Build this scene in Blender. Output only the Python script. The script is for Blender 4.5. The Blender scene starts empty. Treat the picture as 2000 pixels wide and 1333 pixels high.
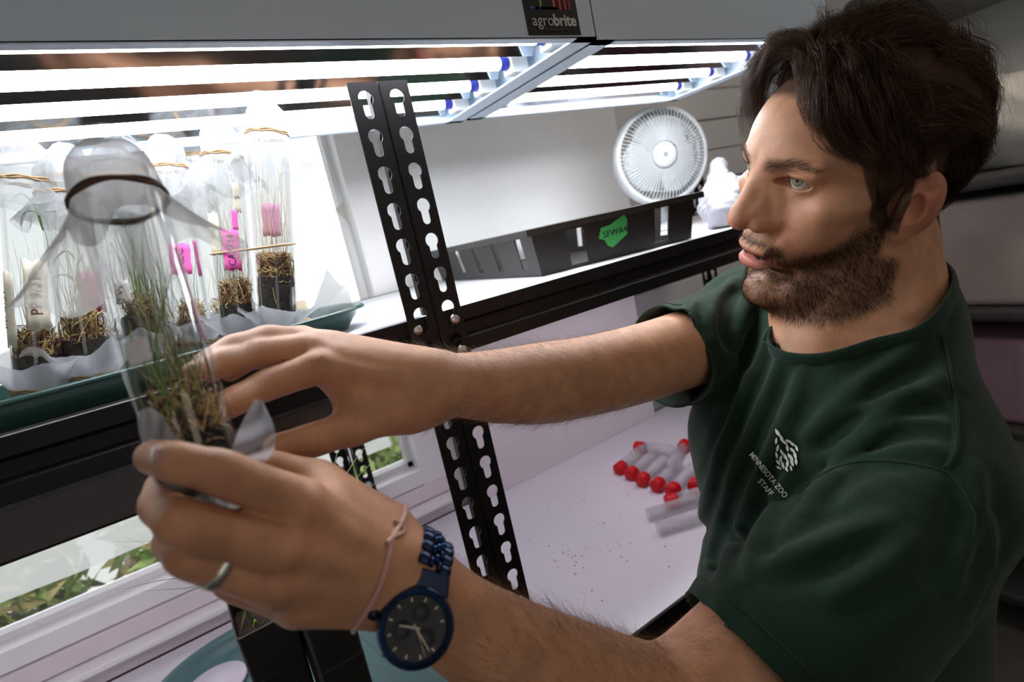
import bpy, bmesh, math, random, time
import numpy as np
from mathutils import Vector, Matrix
random.seed(4); np.random.seed(4)
T0=time.time()
C=bpy.context.scene.collection
SC=bpy.context.scene
# ---------------------------------------------------------------- camera, sky, lights, exposure
FP=1100.0                                    # focal length in pixels of a 2000 px wide frame
CAMZ=1.55
_X=np.array([.858,.095,.505]); _Y=np.array([-.514,.158,.843]); _Z=np.array([0,.983,-.184])
_c=math.cos(math.radians(12.5)); _s=math.sin(math.radians(12.5))
_rt=np.array([_c,-_s,0]); _up=np.array([_s,_c,0]); _fw=np.array([0,0,1.])
WX=_X/np.linalg.norm(_X); WY=_Y-WX*(_Y@WX); WY/=np.linalg.norm(WY); WZ=np.cross(WY,WX)
if WZ[1]<0: WZ=-WZ
RW=np.stack([WX,WY,WZ])                      # (u,n,f) -> world
CR,CU,CF=RW@_rt,RW@_up,RW@_fw                # camera right / up / forward in the world
CAM=np.array([0,0,CAMZ])
def cw(r,u,f): return CAM+r*CR+u*CU+f*CF     # camera coordinates -> world
def P(px,py,d): return cw((px-1000)/FP*d,-(py-666.5)/FP*d,d)
def dirc(r,u,f): return r*CR+u*CU+f*CF
def onplane(px,py,ax,val):                   # pixel ray meets the plane x/y/z = val
    dr=P(px,py,1)-CAM; t=(val-CAM[ax])/dr[ax]; return CAM+dr*t
def topx(p):
    v=np.asarray(p)-CAM; r,u,f=v@CR,v@CU,v@CF; return (1000+FP*r/f,666.5-FP*u/f,f)
cd=bpy.data.cameras.new('camera'); cam=bpy.data.objects.new('camera',cd); C.objects.link(cam)
M=Matrix(((CR[0],CU[0],-CF[0],CAM[0]),(CR[1],CU[1],-CF[1],CAM[1]),(CR[2],CU[2],-CF[2],CAM[2]),(0,0,0,1)))
cam.matrix_world=M; cd.sensor_width=36; cd.lens=36*FP/2000; cd.clip_start=.01
cd.dof.use_dof=True; cd.dof.focus_distance=.52; cd.dof.aperture_fstop=6.3
SC.camera=cam
SC.view_settings.view_transform='Standard'; SC.view_settings.look='None'; SC.view_settings.gamma=1
SC.view_settings.use_curve_mapping=False; SC.view_settings.exposure=0.0
W=bpy.data.worlds.new('sky'); SC.world=W; W.use_nodes=True
nt=W.node_tree; bg=nt.nodes['Background']
SKY_COL=(.93,.97,1,1); SKY_STR=2.3
bg.inputs[0].default_value=SKY_COL; bg.inputs[1].default_value=SKY_STR
# ---------------------------------------------------------------- materials
def mat(name,col=(.8,.8,.8),rough=.5,metal=0,spec=.5,emit=None,estr=0,trans=0,ior=1.45,sss=0,bump=0,bscale=200,noise=0,nscale=8,alpha=1,coat=0,sheen=0):
    m=bpy.data.materials.new(name); m.use_nodes=True; N=m.node_tree.nodes; L=m.node_tree.links; b=N['Principled BSDF']
    b.inputs['Base Color'].default_value=(*col,1); b.inputs['Roughness'].default_value=rough; b.inputs['Metallic'].default_value=metal
    b.inputs['Specular IOR Level'].default_value=spec; b.inputs['Transmission Weight'].default_value=trans; b.inputs['IOR'].default_value=ior
    b.inputs['Alpha'].default_value=alpha; b.inputs['Coat Weight'].default_value=coat
    if sheen: b.inputs['Sheen Weight'].default_value=sheen
    if emit: b.inputs['Emission Color'].default_value=(*emit,1); b.inputs['Emission Strength'].default_value=estr
    if sss:
        b.inputs['Subsurface Weight'].default_value=sss; b.inputs['Subsurface Radius'].default_value=(1,.35,.2); b.inputs['Subsurface Scale'].default_value=.006
    if noise:
        tc=N.new('ShaderNodeTexCoord'); t=N.new('ShaderNodeTexNoise'); t.inputs['Scale'].default_value=nscale; t.inputs['Detail'].default_value=6
        L.new(tc.outputs['Object'],t.inputs['Vector'])
        mx=N.new('ShaderNodeMix'); mx.data_type='RGBA'; mx.blend_type='MULTIPLY'; mx.inputs[0].default_value=1
        r=N.new('ShaderNodeMapRange'); r.inputs[1].default_value=.3; r.inputs[2].default_value=.7; r.inputs[3].default_value=1-noise; r.inputs[4].default_value=1+noise*.5
        L.new(t.outputs[0],r.inputs[0]); L.new(r.outputs[0],mx.inputs[7]); mx.inputs[6].default_value=(*col,1); L.new(mx.outputs[2],b.inputs['Base Color'])
    if bump:
        tc=N.new('ShaderNodeTexCoord'); t=N.new('ShaderNodeTexNoise'); t.inputs['Scale'].default_value=bscale; t.inputs['Detail'].default_value=4
        L.new(tc.outputs['Object'],t.inputs['Vector']); bp=N.new('ShaderNodeBump'); bp.inputs['Strength'].default_value=bump; bp.inputs['Distance'].default_value=.001
        L.new(t.outputs[0],bp.inputs['Height']); L.new(bp.outputs[0],b.inputs['Normal'])
    return m
def vcolmat(name,rough=.5,sss=0,bump=0,bscale=400,spec=.4,noise=.12,nscale=60):
    m=mat(name,rough=rough,sss=sss,bump=bump,bscale=bscale,spec=spec); N=m.node_tree.nodes; L=m.node_tree.links; b=N['Principled BSDF']
    a=N.new('ShaderNodeVertexColor'); a.layer_name='col'
    t=N.new('ShaderNodeTexNoise'); t.inputs['Scale'].default_value=nscale; t.inputs['Detail'].default_value=8; tc=N.new('ShaderNodeTexCoord'); L.new(tc.outputs['Object'],t.inputs['Vector'])
    r=N.new('ShaderNodeMapRange'); r.inputs[1].default_value=.3; r.inputs[2].default_value=.7; r.inputs[3].default_value=1-noise; r.inputs[4].default_value=1+noise
    L.new(t.outputs[0],r.inputs[0]); mx=N.new('ShaderNodeMix'); mx.data_type='RGBA'; mx.blend_type='MULTIPLY'; mx.inputs[0].default_value=1
    L.new(a.outputs[0],mx.inputs[6]); L.new(r.outputs[0],mx.inputs[7]); L.new(mx.outputs[2],b.inputs['Base Color'])
    return m
# ---------------------------------------------------------------- objects
def link(o,parent=None,label=None,cat=None,group=None,kind=None):
    C.objects.link(o)
    if parent is not None: o.parent=parent
    if label: o['label']=label
    if cat: o['category']=cat
    if group: o['group']=group
    if kind: o['kind']=kind
    return o
def thing(name,label,cat,loc=(0,0,0),group=None):
    o=bpy.data.objects.new(name,None); o.empty_display_size=.05; o.location=loc; link(o,None,label,cat,group); bpy.context.view_layer.update(); return o
def mobj(name,verts,faces,m,parent=None,smooth=False,label=None,cat=None,group=None,kind=None,**k):
    """mesh from WORLD coordinates (moved into the parent's space)"""
    V=np.asarray(verts,dtype=np.float64).reshape(-1,3)
    if parent is not None: V=V-np.array(parent.matrix_world.translation) if parent.type=='EMPTY' else V-np.array(wloc(parent))
    me=bpy.data.meshes.new(name)
    if isinstance(faces,np.ndarray):
        k_=faces.shape[1]; me.vertices.add(len(V)); me.vertices.foreach_set('co',V.ravel()); me.loops.add(faces.size); me.loops.foreach_set('vertex_index',faces.ravel().astype(np.int32))
        me.polygons.add(len(faces)); me.polygons.foreach_set('loop_start',np.arange(0,faces.size,k_,dtype=np.int32)); me.update(calc_edges=True); me.validate()
    else: me.from_pydata(V.tolist(),[],faces)
    if m is not None:
        for q in (m if isinstance(m,(list,tuple)) else [m]): me.materials.append(q)
    if smooth: me.polygons.foreach_set('use_smooth',[True]*len(me.polygons))
    me.update()
    o=bpy.data.objects.new(name,me); link(o,parent,label,cat,group,kind); return o
def wloc(o):
    l=np.array(o.location); 
    while o.parent is not None: o=o.parent; l=l+np.array(o.location)
    return l
def join(parts):
    V=[];F=[];n=0
    for v,f in parts:
        v=np.asarray(v,float).reshape(-1,3); V.append(v); F+= [tuple(int(i)+n for i in q) for q in f]; n+=len(v)
    return np.concatenate(V),F
BOXF=[(0,3,2,1),(4,5,6,7),(0,1,5,4),(1,2,6,5),(2,3,7,6),(3,0,4,7)]
def box(x0,x1,y0,y1,z0,z1):
    return np.array([(x0,y0,z0),(x1,y0,z0),(x1,y1,z0),(x0,y1,z0),(x0,y0,z1),(x1,y0,z1),(x1,y1,z1),(x0,y1,z1)],float),BOXF
def bevel(o,w=.002,s=2):
    md=o.modifiers.new('bevel','BEVEL'); md.width=w; md.segments=s; md.limit_method='ANGLE'; return o
def frame_of(d,hint=(0,0,1)):
    d=np.asarray(d,float); d=d/np.linalg.norm(d); h=np.asarray(hint,float)
    if abs(h@d)>.95: h=np.array([1.,0,0])
    a=np.cross(d,h); a/=np.linalg.norm(a); b=np.cross(a,d); return a,b,d
def tube(pts,rad,n=8,cap=True,flat=None,hint=(0,0,1),closed=False):
    """swept tube; flat=(ra,rb) elliptical scale along frame a,b"""
    pts=np.asarray(pts,float); K=len(pts); rad=np.broadcast_to(rad,(K,)); V=[];F=[]
    ra,rb=flat if flat else (1,1)
    a=None
    for i in range(K):
        t=pts[(i+1)%K]-pts[i-1] if closed else (pts[min(i+1,K-1)]-pts[max(i-1,0)])
        t=t/(np.linalg.norm(t)+1e-12)
        if a is None: a,b,_=frame_of(t,hint)
        else:
            a=a-t*(a@t); a/=np.linalg.norm(a)+1e-12; b=np.cross(a,t)
        for j in range(n):
            th=2*math.pi*j/n; V.append(pts[i]+rad[i]*(ra*math.cos(th)*a+rb*math.sin(th)*b))
    for i in range(K if closed else K-1):
        for j in range(n):
            i2=(i+1)%K; F.append((i*n+j,i*n+(j+1)%n,i2*n+(j+1)%n,i2*n+j))
    if cap and not closed: F.append(tuple(range(n))[::-1]); F.append(tuple((K-1)*n+j for j in range(n)))
    return np.array(V),F
def lathe(prof,n=32,center=(0,0,0),axis=(0,0,1),hint=(1,0,0)):
    """prof: list of (radius, height)"""
    a,b,d=frame_of(axis,hint); c=np.asarray(center,float); V=[];F=[]
    for r,h in prof:
        for j in range(n):
            th=2*math.pi*j/n; V.append(c+d*h+r*(math.cos(th)*a+math.sin(th)*b))
    for i in range(len(prof)-1):
        for j in range(n): F.append((i*n+j,i*n+(j+1)%n,(i+1)*n+(j+1)%n,(i+1)*n+j))
    return np.array(V),F
def disc(c,r,axis=(0,0,1),n=32):
    a,b,d=frame_of(axis); return np.array([np.asarray(c)+r*(math.cos(2*math.pi*j/n)*a+math.sin(2*math.pi*j/n)*b) for j in range(n)]),[tuple(range(n))]
def text_mesh(s,size,origin,xdir,ydir,bold=0,extr=0.0002,align='CENTER'):
    cu=bpy.data.curves.new('t','FONT'); cu.body=s; cu.size=size; cu.align_x=align; cu.align_y='CENTER'; cu.offset=bold*size; cu.extrude=extr; cu.resolution_u=3
    o=bpy.data.objects.new('t',cu); C.objects.link(o); dg=bpy.context.evaluated_depsgraph_get(); me=bpy.data.meshes.new_from_object(o.evaluated_get(dg))
    V=np.zeros(len(me.vertices)*3); me.vertices.foreach_get('co',V); V=V.reshape(-1,3); F=[tuple(p.vertices) for p in me.polygons]
    bpy.data.objects.remove(o); bpy.data.meshes.remove(me); bpy.data.curves.remove(cu)
    x=np.asarray(xdir,float);x/=np.linalg.norm(x); y=np.asarray(ydir,float); y=y-x*(x@y); y/=np.linalg.norm(y); z=np.cross(x,y)
    return np.asarray(origin)+V[:,:1]*x+V[:,1:2]*y+V[:,2:]*z,F
def spline(ctrl,n=8):
    c=np.asarray(ctrl,float); c=np.vstack([2*c[0]-c[1],c,2*c[-1]-c[-2]]); out=[]
    for i in range(1,len(c)-2):
        for t in np.linspace(0,1,n,endpoint=False):
            out.append(.5*((2*c[i])+(-c[i-1]+c[i+1])*t+(2*c[i-1]-5*c[i]+4*c[i+1]-c[i+2])*t*t+(-c[i-1]+3*c[i]-3*c[i+1]+c[i+2])*t**3))
    out.append(c[-2]); return np.array(out)
# ---------------------------------------------------------------- signed-distance modelling
class Sdf:
    def __init__(s): s.ops=[]
    def add(s,f,c,r,k=.01,op='u'): s.ops.append((f,np.asarray(c,float),float(r),k,op)); return s
    def sph(s,c,r,k=.01,op='u'):
        c=np.asarray(c,float); return s.add(lambda p:np.sqrt(((p-c)**2).sum(1))-r,c,r,k,op)
    def cone(s,a,b,ra,rb,k=.01,op='u'):
        a=np.asarray(a,float);b=np.asarray(b,float);ab=b-a;L2=ab@ab
        def f(p):
            t=np.clip(((p-a)@ab)/L2,0,1); q=p-a-t[:,None]*ab; return np.sqrt((q*q).sum(1))-(ra+(rb-ra)*t)
        return s.add(f,(a+b)/2,math.sqrt(L2)/2+max(ra,rb),k,op)
    def ell(s,c,r,k=.01,op='u',B=None):
        c=np.asarray(c,float); r=np.asarray(r,float)
        def f(p):
            q=p-c
            if B is not None: q=q@B
            k0=np.sqrt(((q/r)**2).sum(1)); k1=np.sqrt(((q/r**2)**2).sum(1))+1e-9; return k0*(k0-1)/k1
        return s.add(f,c,max(r),k,op)
    def path(s,pts,rads,k=.006,cut=.006,op='u'):
        """one smooth limb through the joints; radii follow the joints"""
        p=np.asarray(pts,float); r=list(rads); Q=[p[0]];R=[r[0]]
        for i in range(1,len(p)-1):
            a=p[i-1]-p[i]; b=p[i+1]-p[i]; la,lb=np.linalg.norm(a),np.linalg.norm(b); ca=min(cut,la*.45); cb=min(cut,lb*.45)
            A=p[i]+a/la*ca; B=p[i]+b/lb*cb; rA=r[i]+(r[i-1]-r[i])*ca/la; rB=r[i]+(r[i+1]-r[i])*cb/lb
            for t in (0,.33,.67,1): Q.append((1-t)**2*A+2*t*(1-t)*p[i]+t*t*B); R.append((1-t)**2*rA+2*t*(1-t)*r[i]+t*t*rB)
        Q.append(p[-1]);R.append(r[-1]); Q=np.array(Q);R=np.array(R)
        def f(x):
            d=np.full(len(x),1e3)
            for i in range(len(Q)-1):
                ab=Q[i+1]-Q[i]; L2=ab@ab+1e-12; q=x-Q[i]; t=np.clip(q@ab/L2,0,1); q=q-t[:,None]*ab
                d=np.minimum(d,np.sqrt((q*q).sum(1))-(R[i]+(R[i+1]-R[i])*t))
            return d
        c=(Q.min(0)+Q.max(0))/2; return s.add(f,c,np.linalg.norm(Q-c,axis=1).max()+R.max(),k,op)
    def chain(s,pts,rads,k=.006,op='u'):
        for i in range(len(pts)-1): s.cone(pts[i],pts[i+1],rads[i],rads[i+1],k,op)
        return s
    def ev(s,p,cull=None):
        d=np.full(len(p),1e3)
        for f,c,r,k,op in s.ops:
            if cull is not None and np.linalg.norm(cull[0]-c)-r>cull[1]+k: continue
            e=f(p)
            if op=='u':
                if k>0:
                    h=np.maximum(k-np.abs(d-e),0)/k; d=np.minimum(d,e)-h*h*k*.25
                else: d=np.minimum(d,e)
            elif op=='s':
                e=-e
                if k>0:
                    h=np.maximum(k-np.abs(d-e),0)/k; d=np.maximum(d,e)+h*h*k*.25
                else: d=np.maximum(d,e)
            elif op=='i': d=np.maximum(d,e)
            elif op=='f': d=e                          # replace
        return d
def mesh_sdf(ev,lo,hi,h,n=14,newton=1,safety=1.35):
    """surface nets on the active blocks only; ev(points, cull)"""
    lo=np.asarray(lo,float); hi=np.asarray(hi,float); nb=np.ceil((hi-lo)/(h*n)).astype(int); bs=h*n; R=bs*.5*math.sqrt(3)
    g=np.stack(np.meshgrid(*[np.arange(k) for k in nb],indexing='ij'),-1).reshape(-1,3); cen=lo+(g+.5)*bs
    d=np.concatenate([ev(cen[i:i+20000],None) for i in range(0,len(cen),20000)]); act=g[np.abs(d)<R*safety+.004]
    N=nb*n+2; off=np.array([N[1]*N[2],N[2],1],dtype=np.int64)
    ax=np.arange(n+1); loc=np.stack(np.meshgrid(ax,ax,ax,indexing='ij'),-1).reshape(-1,3)
    IDs=[];VV=[];QQ=[]
    cor=[(0,0,0),(1,0,0),(0,1,0),(1,1,0),(0,0,1),(1,0,1),(0,1,1),(1,1,1)]
    eds=[(0,1),(2,3),(4,5),(6,7),(0,2),(1,3),(4,6),(5,7),(0,4),(1,5),(2,6),(3,7)]
    for b in act:
        base=b*n; p=lo+(base+loc)*h; c=lo+(b+.5)*bs
        D=ev(p,(c,R*2+.002)).reshape(n+1,n+1,n+1)
        if D.min()>0 or D.max()<0: continue
        S=D<0
        cs=[D[a:a+n,bb:bb+n,cc:cc+n] for a,bb,cc in cor]; ins=sum((q<0).astype(np.int8) for q in cs); m=(ins>0)&(ins<8)
        if not m.any(): continue
        idx=np.argwhere(m); vals=[q[m] for q in cs]; acc=np.zeros((len(idx),3)); cnt=np.zeros(len(idx))
        for a,bb in eds:
            va,vb=vals[a],vals[bb]; x=(va<0)!=(vb<0); t=np.where(x,va/np.where(x,va-vb,1),0)
            pa=np.array(cor[a]);pb=np.array(cor[bb]); acc+=np.where(x[:,None],pa+t[:,None]*(pb-pa),0); cnt+=x
        VV.append(lo+(base+idx+acc/cnt[:,None])*h); gi=base+idx; IDs.append(((gi+1)*off).sum(1))
        for axn in range(3):
            sl=[slice(0,n)]*3; s2=list(sl); s2[axn]=slice(1,n+1); A=S[tuple(sl)];Bq=S[tuple(s2)]; e=np.argwhere(A!=Bq)
            if len(e)==0: continue
            gi=base+e; u=np.zeros(3,int);v=np.zeros(3,int); u[(axn+1)%3]=1; v[(axn+2)%3]=1
            q=np.stack([((gi-u-v+1)*off).sum(1),((gi-v+1)*off).sum(1),((gi+1)*off).sum(1),((gi-u+1)*off).sum(1)],1)
            fl=A[tuple(e.T)]; q[~fl]=q[~fl][:,::-1]; QQ.append(q)
    I=np.concatenate(IDs);V=np.concatenate(VV);Q=np.concatenate(QQ); o=np.argsort(I); I=I[o];V=V[o]
    f=np.searchsorted(I,Q); f=np.clip(f,0,len(I)-1); ok=(I[f]==Q).all(1); f=f[ok]
    for _ in range(newton):
        d,gr=grad(ev,V); V=V-np.clip(d,-h,h)[:,None]*gr
    return V,f
def blockwise(fn,V,cs=.03):
    key=np.floor(V/cs).astype(np.int64); key=key[:,0]*1000003+key[:,1]*1009+key[:,2]; o=np.argsort(key,kind='stable'); ks=key[o]; cut=np.flatnonzero(np.diff(ks))+1
    return [(ix) for ix in np.split(o,cut)]
def grad(ev,V,e=.0006,cs=.03):
    D=np.zeros(len(V));G=np.zeros((len(V),3))
    for ix in blockwise(None,V,cs):
        p=V[ix]; c=(p.min(0)+p.max(0))/2; cl=(c,cs*2+.004); d=ev(p,cl); D[ix]=d
        for a in range(3):
            q=p.copy(); q[:,a]+=e; G[ix,a]=(ev(q,cl)-d)/e
    G/=np.linalg.norm(G,axis=1,keepdims=True)+1e-9
    return D,G
def setcol(o,col):
    me=o.data; a=me.color_attributes.new('col','FLOAT_COLOR','POINT'); c=np.ones((len(col),4),np.float32); c[:,:3]=col; a.data.foreach_set('color',c.ravel())
# ---------------------------------------------------------------- the room
Z=lambda z:z+CAMZ
WALL=mat('painted_wall',(.62,.63,.63),.8,noise=.06,nscale=3); SIDING=mat('grey_siding',(.66,.67,.68),.7,noise=.08,nscale=4)
MAUVE=mat('painted_trim',(.74,.68,.72),.6,noise=.06,nscale=12); WHITEP=mat('white_frame',(.80,.80,.80),.45); CEIL=mat('ceiling_paint',(.80,.79,.74),.9); FLOOR=mat('concrete_floor',(.10,.095,.09),.8,noise=.3,nscale=5)
RW0,RW1,RY0,RY1=-2.0,2.5,-2.2,1.36
def struct(name,parts,m,parent=None,smooth=False):
    v,f=join(parts); o=mobj(name,v,f,m,parent,smooth)
    if parent is None: o['kind']='structure'
    return o
struct('floor',[box(RW0-.1,RW1+.1,RY0-.1,RY1+.1,-.1,0)],FLOOR)
struct('ceiling',[box(RW0-.1,RW1+.1,RY0-.1,RY1+.1,Z(.95),Z(1.05))],CEIL)
struct('wall_left',[box(RW0-.1,RW0,RY0,RY1,0,Z(.95))],WALL)
struct('wall_right',[box(RW1,RW1+.1,RY0,RY1,0,Z(.95))],WALL)
# unseen window added behind the camera to let in fill daylight
FX0,FX1,FZ0,FZ1=-.7,.3,-.4,.35
struct('wall_front',[box(RW0,FX0,RY0-.1,RY0,0,Z(.95)),box(FX1,RW1,RY0-.1,RY0,0,Z(.95)),box(FX0,FX1,RY0-.1,RY0,0,Z(FZ0)),box(FX0,FX1,RY0-.1,RY0,Z(FZ1),Z(.95))],WALL)
w2=struct('fill_window',[box(FX0,FX1,RY0-.07,RY0-.02,Z(FZ0),Z(FZ0)+.05),box(FX0,FX1,RY0-.07,RY0-.02,Z(FZ1)-.05,Z(FZ1)),box(FX0,FX0+.05,RY0-.07,RY0-.02,Z(FZ0),Z(FZ1)),box(FX1-.05,FX1,RY0-.07,RY0-.02,Z(FZ0),Z(FZ1)),box(.12,.18,RY0-.07,RY0-.02,Z(FZ0),Z(FZ1))],WALL)
# unseen warm panels added under the ceiling to lift the dim room
WARM=mat('warm_fill_panel',(1,1,1),.5,emit=(1,.80,.60),estr=2.6)
for i,(x,y) in enumerate(((-.9,-1.4),(.5,-1.4),(1.70,.25))):
    WARM_=WARM if i<2 else mat('warm_fill_panel_bright',(1,1,1),.5,emit=(1,.86,.74),estr=5.5); cl=thing('fill_light_panel','added warm square fill panel, number %s from the left, out of view'%('one','two','three')[i],'fill light',(x,y,Z(.95)))  # third panel is stronger, added to brighten the rack side
    mobj('frame',*box(x-.32,x+.32,y-.32,y+.32,Z(.93),Z(.95)),WALL,cl); mobj('diffuser',*box(x-.29,x+.29,y-.29,y+.29,Z(.922),Z(.93)),WARM_,cl)
# window wall: opening X -1.55..0.40, Z -.484..+.62
WX0,WX1,WZ0,WZ1=-1.55,.400,-.478,.62
wb=struct('wall_back',[box(RW0,WX0-.05,1.25,1.36,0,Z(.95)),box(WX1+.05,.50,1.25,1.36,0,Z(.95)),box(WX0-.05,WX1+.05,1.25,1.36,0,Z(WZ0-.045)),box(WX0-.05,WX1+.05,1.25,1.36,Z(WZ1+.05),Z(.95)),box(.5,RW1,1.34,1.36,0,Z(.95))],WALL)
pk=join([box(.5,RW1,0,.018,0,.098)])
for i in range(24):
    z=.05+.102*i
    o=mobj('plank',pk[0]+np.array([0,1.322-.004*(i%2),z]),pk[1],SIDING,wb)
    bevel(o,.003,1)
wf=struct('window_1',[box(WX0-.05,WX0,1.19,1.30,Z(WZ0-.05),Z(WZ1+.05)),box(WX1,WX1+.055,1.19,1.30,Z(WZ0-.05),Z(WZ1+.05)),box(WX0,WX1,1.19,1.30,Z(WZ0-.035),Z(WZ0)),box(WX0,WX1,1.19,1.30,Z(WZ1),Z(WZ1+.05))],WHITEP)
GLASS=mat('window_glass',(1,1,1),.0,trans=1,ior=1.0)
m=GLASS; N=m.node_tree.nodes; L=m.node_tree.links; N.remove(N['Principled BSDF']); tr_=N.new('ShaderNodeBsdfTransparent'); gl=N.new('ShaderNodeBsdfGlossy'); gl.inputs['Roughness'].default_value=.0; fr_=N.new('ShaderNodeFresnel'); fr_.inputs[0].default_value=1.45; mx=N.new('ShaderNodeMixShader'); L.new(fr_.outputs[0],mx.inputs[0]); L.new(tr_.outputs[0],mx.inputs[1]); L.new(gl.outputs[0],mx.inputs[2]); L.new(mx.outputs[0],N['Material Output'].inputs[0])
struct('pane',[box(WX0,WX1,1.262,1.266,Z(WZ0),Z(WZ1))],GLASS,wf)
struct('glazing_bead',[box(WX0,WX1,1.235,1.262,Z(WZ0),Z(WZ0+.012)),box(WX1-.012,WX1,1.235,1.262,Z(WZ0),Z(WZ1)),box(WX0,WX0+.012,1.235,1.262,Z(WZ0),Z(WZ1))],WHITEP,wf)
# trim boards under the window
for i,(a,b_,y,m_) in enumerate(((-.552,-.516,1.185,MAUVE),(-.566,-.554,1.150,WHITEP),(-.64,-.568,1.178,MAUVE),(-.72,-.645,1.185,MAUVE),(-1.2,-.725,1.19,MAUVE))):
    o=struct('trim_%d'%(i+1),[box(-1.6,.455,y,1.25,Z(a),Z(b_))],m_); bevel(o,.003,2)
o=struct('trim_6',[box(.457,.50,1.20,1.25,Z(-1.2),Z(.7))],WHITEP)
# translucent sheet taped over the panes
FILM=bpy.data.materials.new('translucent_film'); FILM.use_nodes=True; N=FILM.node_tree.nodes; L=FILM.node_tree.links; N.remove(N['Principled BSDF']); t_=N.new('ShaderNodeBsdfTranslucent'); t_.inputs[0].default_value=(.9,.9,.88,1); d_=N.new('ShaderNodeBsdfTransparent'); mx=N.new('ShaderNodeMixShader'); mx.inputs[0].default_value=.20; L.new(t_.outputs[0],mx.inputs[1]); L.new(d_.outputs[0],mx.inputs[2]); L.new(mx.outputs[0],N['Material Output'].inputs[0])
n=60; V=[];F=[]
for i in range(n):
    x=-1.5+(1.5+.365)*i/(n-1)
    for j,z in enumerate(np.linspace(-.418,.6,12)): V.append((x,1.250+.003*math.sin(i*.9+j*.5)+.002*math.sin(i*.31),Z(z)))
for i in range(n-1):
    for j in range(11): a=i*12+j; F.append((a,a+12,a+13,a+1))
mobj('window_film',V,F,FILM,None,True,label='translucent white sheet taped over the window glass',cat='sheet')
TAPE=mat('masking_tape',(.60,.57,.50),.7)
def strip(p,q,w,y,name,label,th=.0008):
    p=np.array([p[0],y,Z(p[1])]); q=np.array([q[0],y,Z(q[1])]); d=q-p; s=np.cross(d/np.linalg.norm(d),(0,1,0))*w/2; V=[]
    for yy in (0,-th):
        o=np.array([0,yy,0]); V+=[p+s+o,p-s+o,q-s+o,q+s+o]
    mobj(name,V,BOXF,TAPE,None,False,label,'tape')
def wp(px,py,y=1.235): 
    q=onplane(px,py,1,y); return (q[0],q[2]-CAMZ)
strip(wp(662,402),wp(700,440),.026,1.235,'tape_strip','upper masking tape scrap on the window film beside the post')
strip(wp(690,430),wp(716,480),.030,1.231,'tape_strip','lower masking tape scrap crossing under the first one')
# outside: concrete yard, planting strip
CONC=mat('yard_concrete',(.40,.40,.37),.9,noise=.1,nscale=2); EARTH=mat('bed_soil',(.10,.08,.05),.95,noise=.4,nscale=20)
struct('ground',[box(-7,7,1.5,9,-.12,-.02)],CONC)
struct('planting_bed',[box(-5,2.4,1.75,2.9,-.02,.03)],EARTH)
LEAF=vcolmat('shrub_leaf',rough=.5,noise=.3,nscale=20)
rl=np.random.RandomState(3)
def shrub(cx,cy,r,h,label):
    n=3800; V=[];F=[];Cc=[]
    for i in range(n):
        u=rl.uniform(0,1)**.5; th=rl.uniform(0,6.28); zz=rl.uniform(0,1); c=np.array([cx+r*u*math.cos(th)*(1-.1*zz),cy+r*u*math.sin(th)*(1-.1*zz),.03+h*zz]); d=rl.normal(size=3); d/=np.linalg.norm(d); e=np.cross(d,rl.normal(size=3)); e/=np.linalg.norm(e); l=rl.uniform(.03,.06)
        k=len(V); V+=[c-d*l,c+e*l*.35,c+d*l,c-e*l*.35]; F.append((k,k+1,k+2,k+3)); g=rl.uniform(.6,1.3); q=rl.uniform(); col=(.27*g,.37*g,.10*g) if q<.8 else (.60*g,.50*g,.20*g) if q<.93 else (.5,.36,.3); Cc+=[col]*4
    t=thing('shrub',label,'shrub',(cx,cy,.03),'shrubs outside the window'); o=mobj('foliage',V,F,LEAF,t); setcol(o,np.array(Cc)); o['kind']='stuff'
    v,f=tube([(cx,cy,.03),(cx+.02,cy,.03+h*.5)],[.012,.006],6); mobj('stem',v,f,EARTH,t)
for i in range(9): shrub(-3.7+i*.74+rl.uniform(-.01,.01),2.25+rl.uniform(-.05,.05),.365,.98+rl.uniform(-.08,.08),'leafy green shrub in the planting strip outside the window')
# ---------------------------------------------------------------- shelving
BLK=mat('black_steel',(.010,.008,.009),.5,spec=.28,bump=.15,bscale=900); SIL=mat('silver_rivet',(.55,.55,.56),.35,metal=.9)
BOARD=mat('white_board',(.74,.74,.78),.6,noise=.04,nscale=6)
def plate(w,h,holes,th,name,parent,m,O,ux,uy,uz):
    """flat steel strip with keyhole slots; O origin, ux across, uy up, uz thickness direction"""
    cu=bpy.data.curves.new('c','CURVE'); cu.dimensions='2D'; cu.fill_mode='BOTH'; cu.extrude=th/2
    def sp(pts):
        s=cu.splines.new('POLY'); s.points.add(len(pts)-1); s.use_cyclic_u=True
        for i,p_ in enumerate(pts): s.points[i].co=(p_[0],p_[1],0,1)
    sp([(0,0),(w,0),(w,h),(0,h)])
    for hp in holes: sp(hp)
    o=bpy.data.objects.new('c',cu); C.objects.link(o); dg=bpy.context.evaluated_depsgraph_get(); me=bpy.data.meshes.new_from_object(o.evaluated_get(dg)); V=np.zeros(len(me.vertices)*3); me.vertices.foreach_get('co',V); V=V.reshape(-1,3); F=[tuple(q.vertices) for q in me.polygons]
    bpy.data.objects.remove(o); bpy.data.meshes.remove(me); bpy.data.curves.remove(cu)
    W_=np.asarray(O)+V[:,:1]*np.array(ux)+V[:,1:2]*np.array(uy)+V[:,2:]*np.array(uz); return mobj(name,W_,F,m,parent)
def keyhole(cx,cy,mirror=1):
    R,r,l=.0078,.0048,.0205; pts=[]; a0=math.asin(r/R)
    for t in np.linspace(-math.pi/2+a0,1.5*math.pi-a0,15): pts.append((cx+R*math.cos(t),cy+R*math.sin(t)))
    for t in np.linspace(math.pi,2*math.pi,7): pts.append((cx+r*math.cos(t),cy-l+r+r*math.cos(0)*0+r*math.sin(t)))
    return pts
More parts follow.
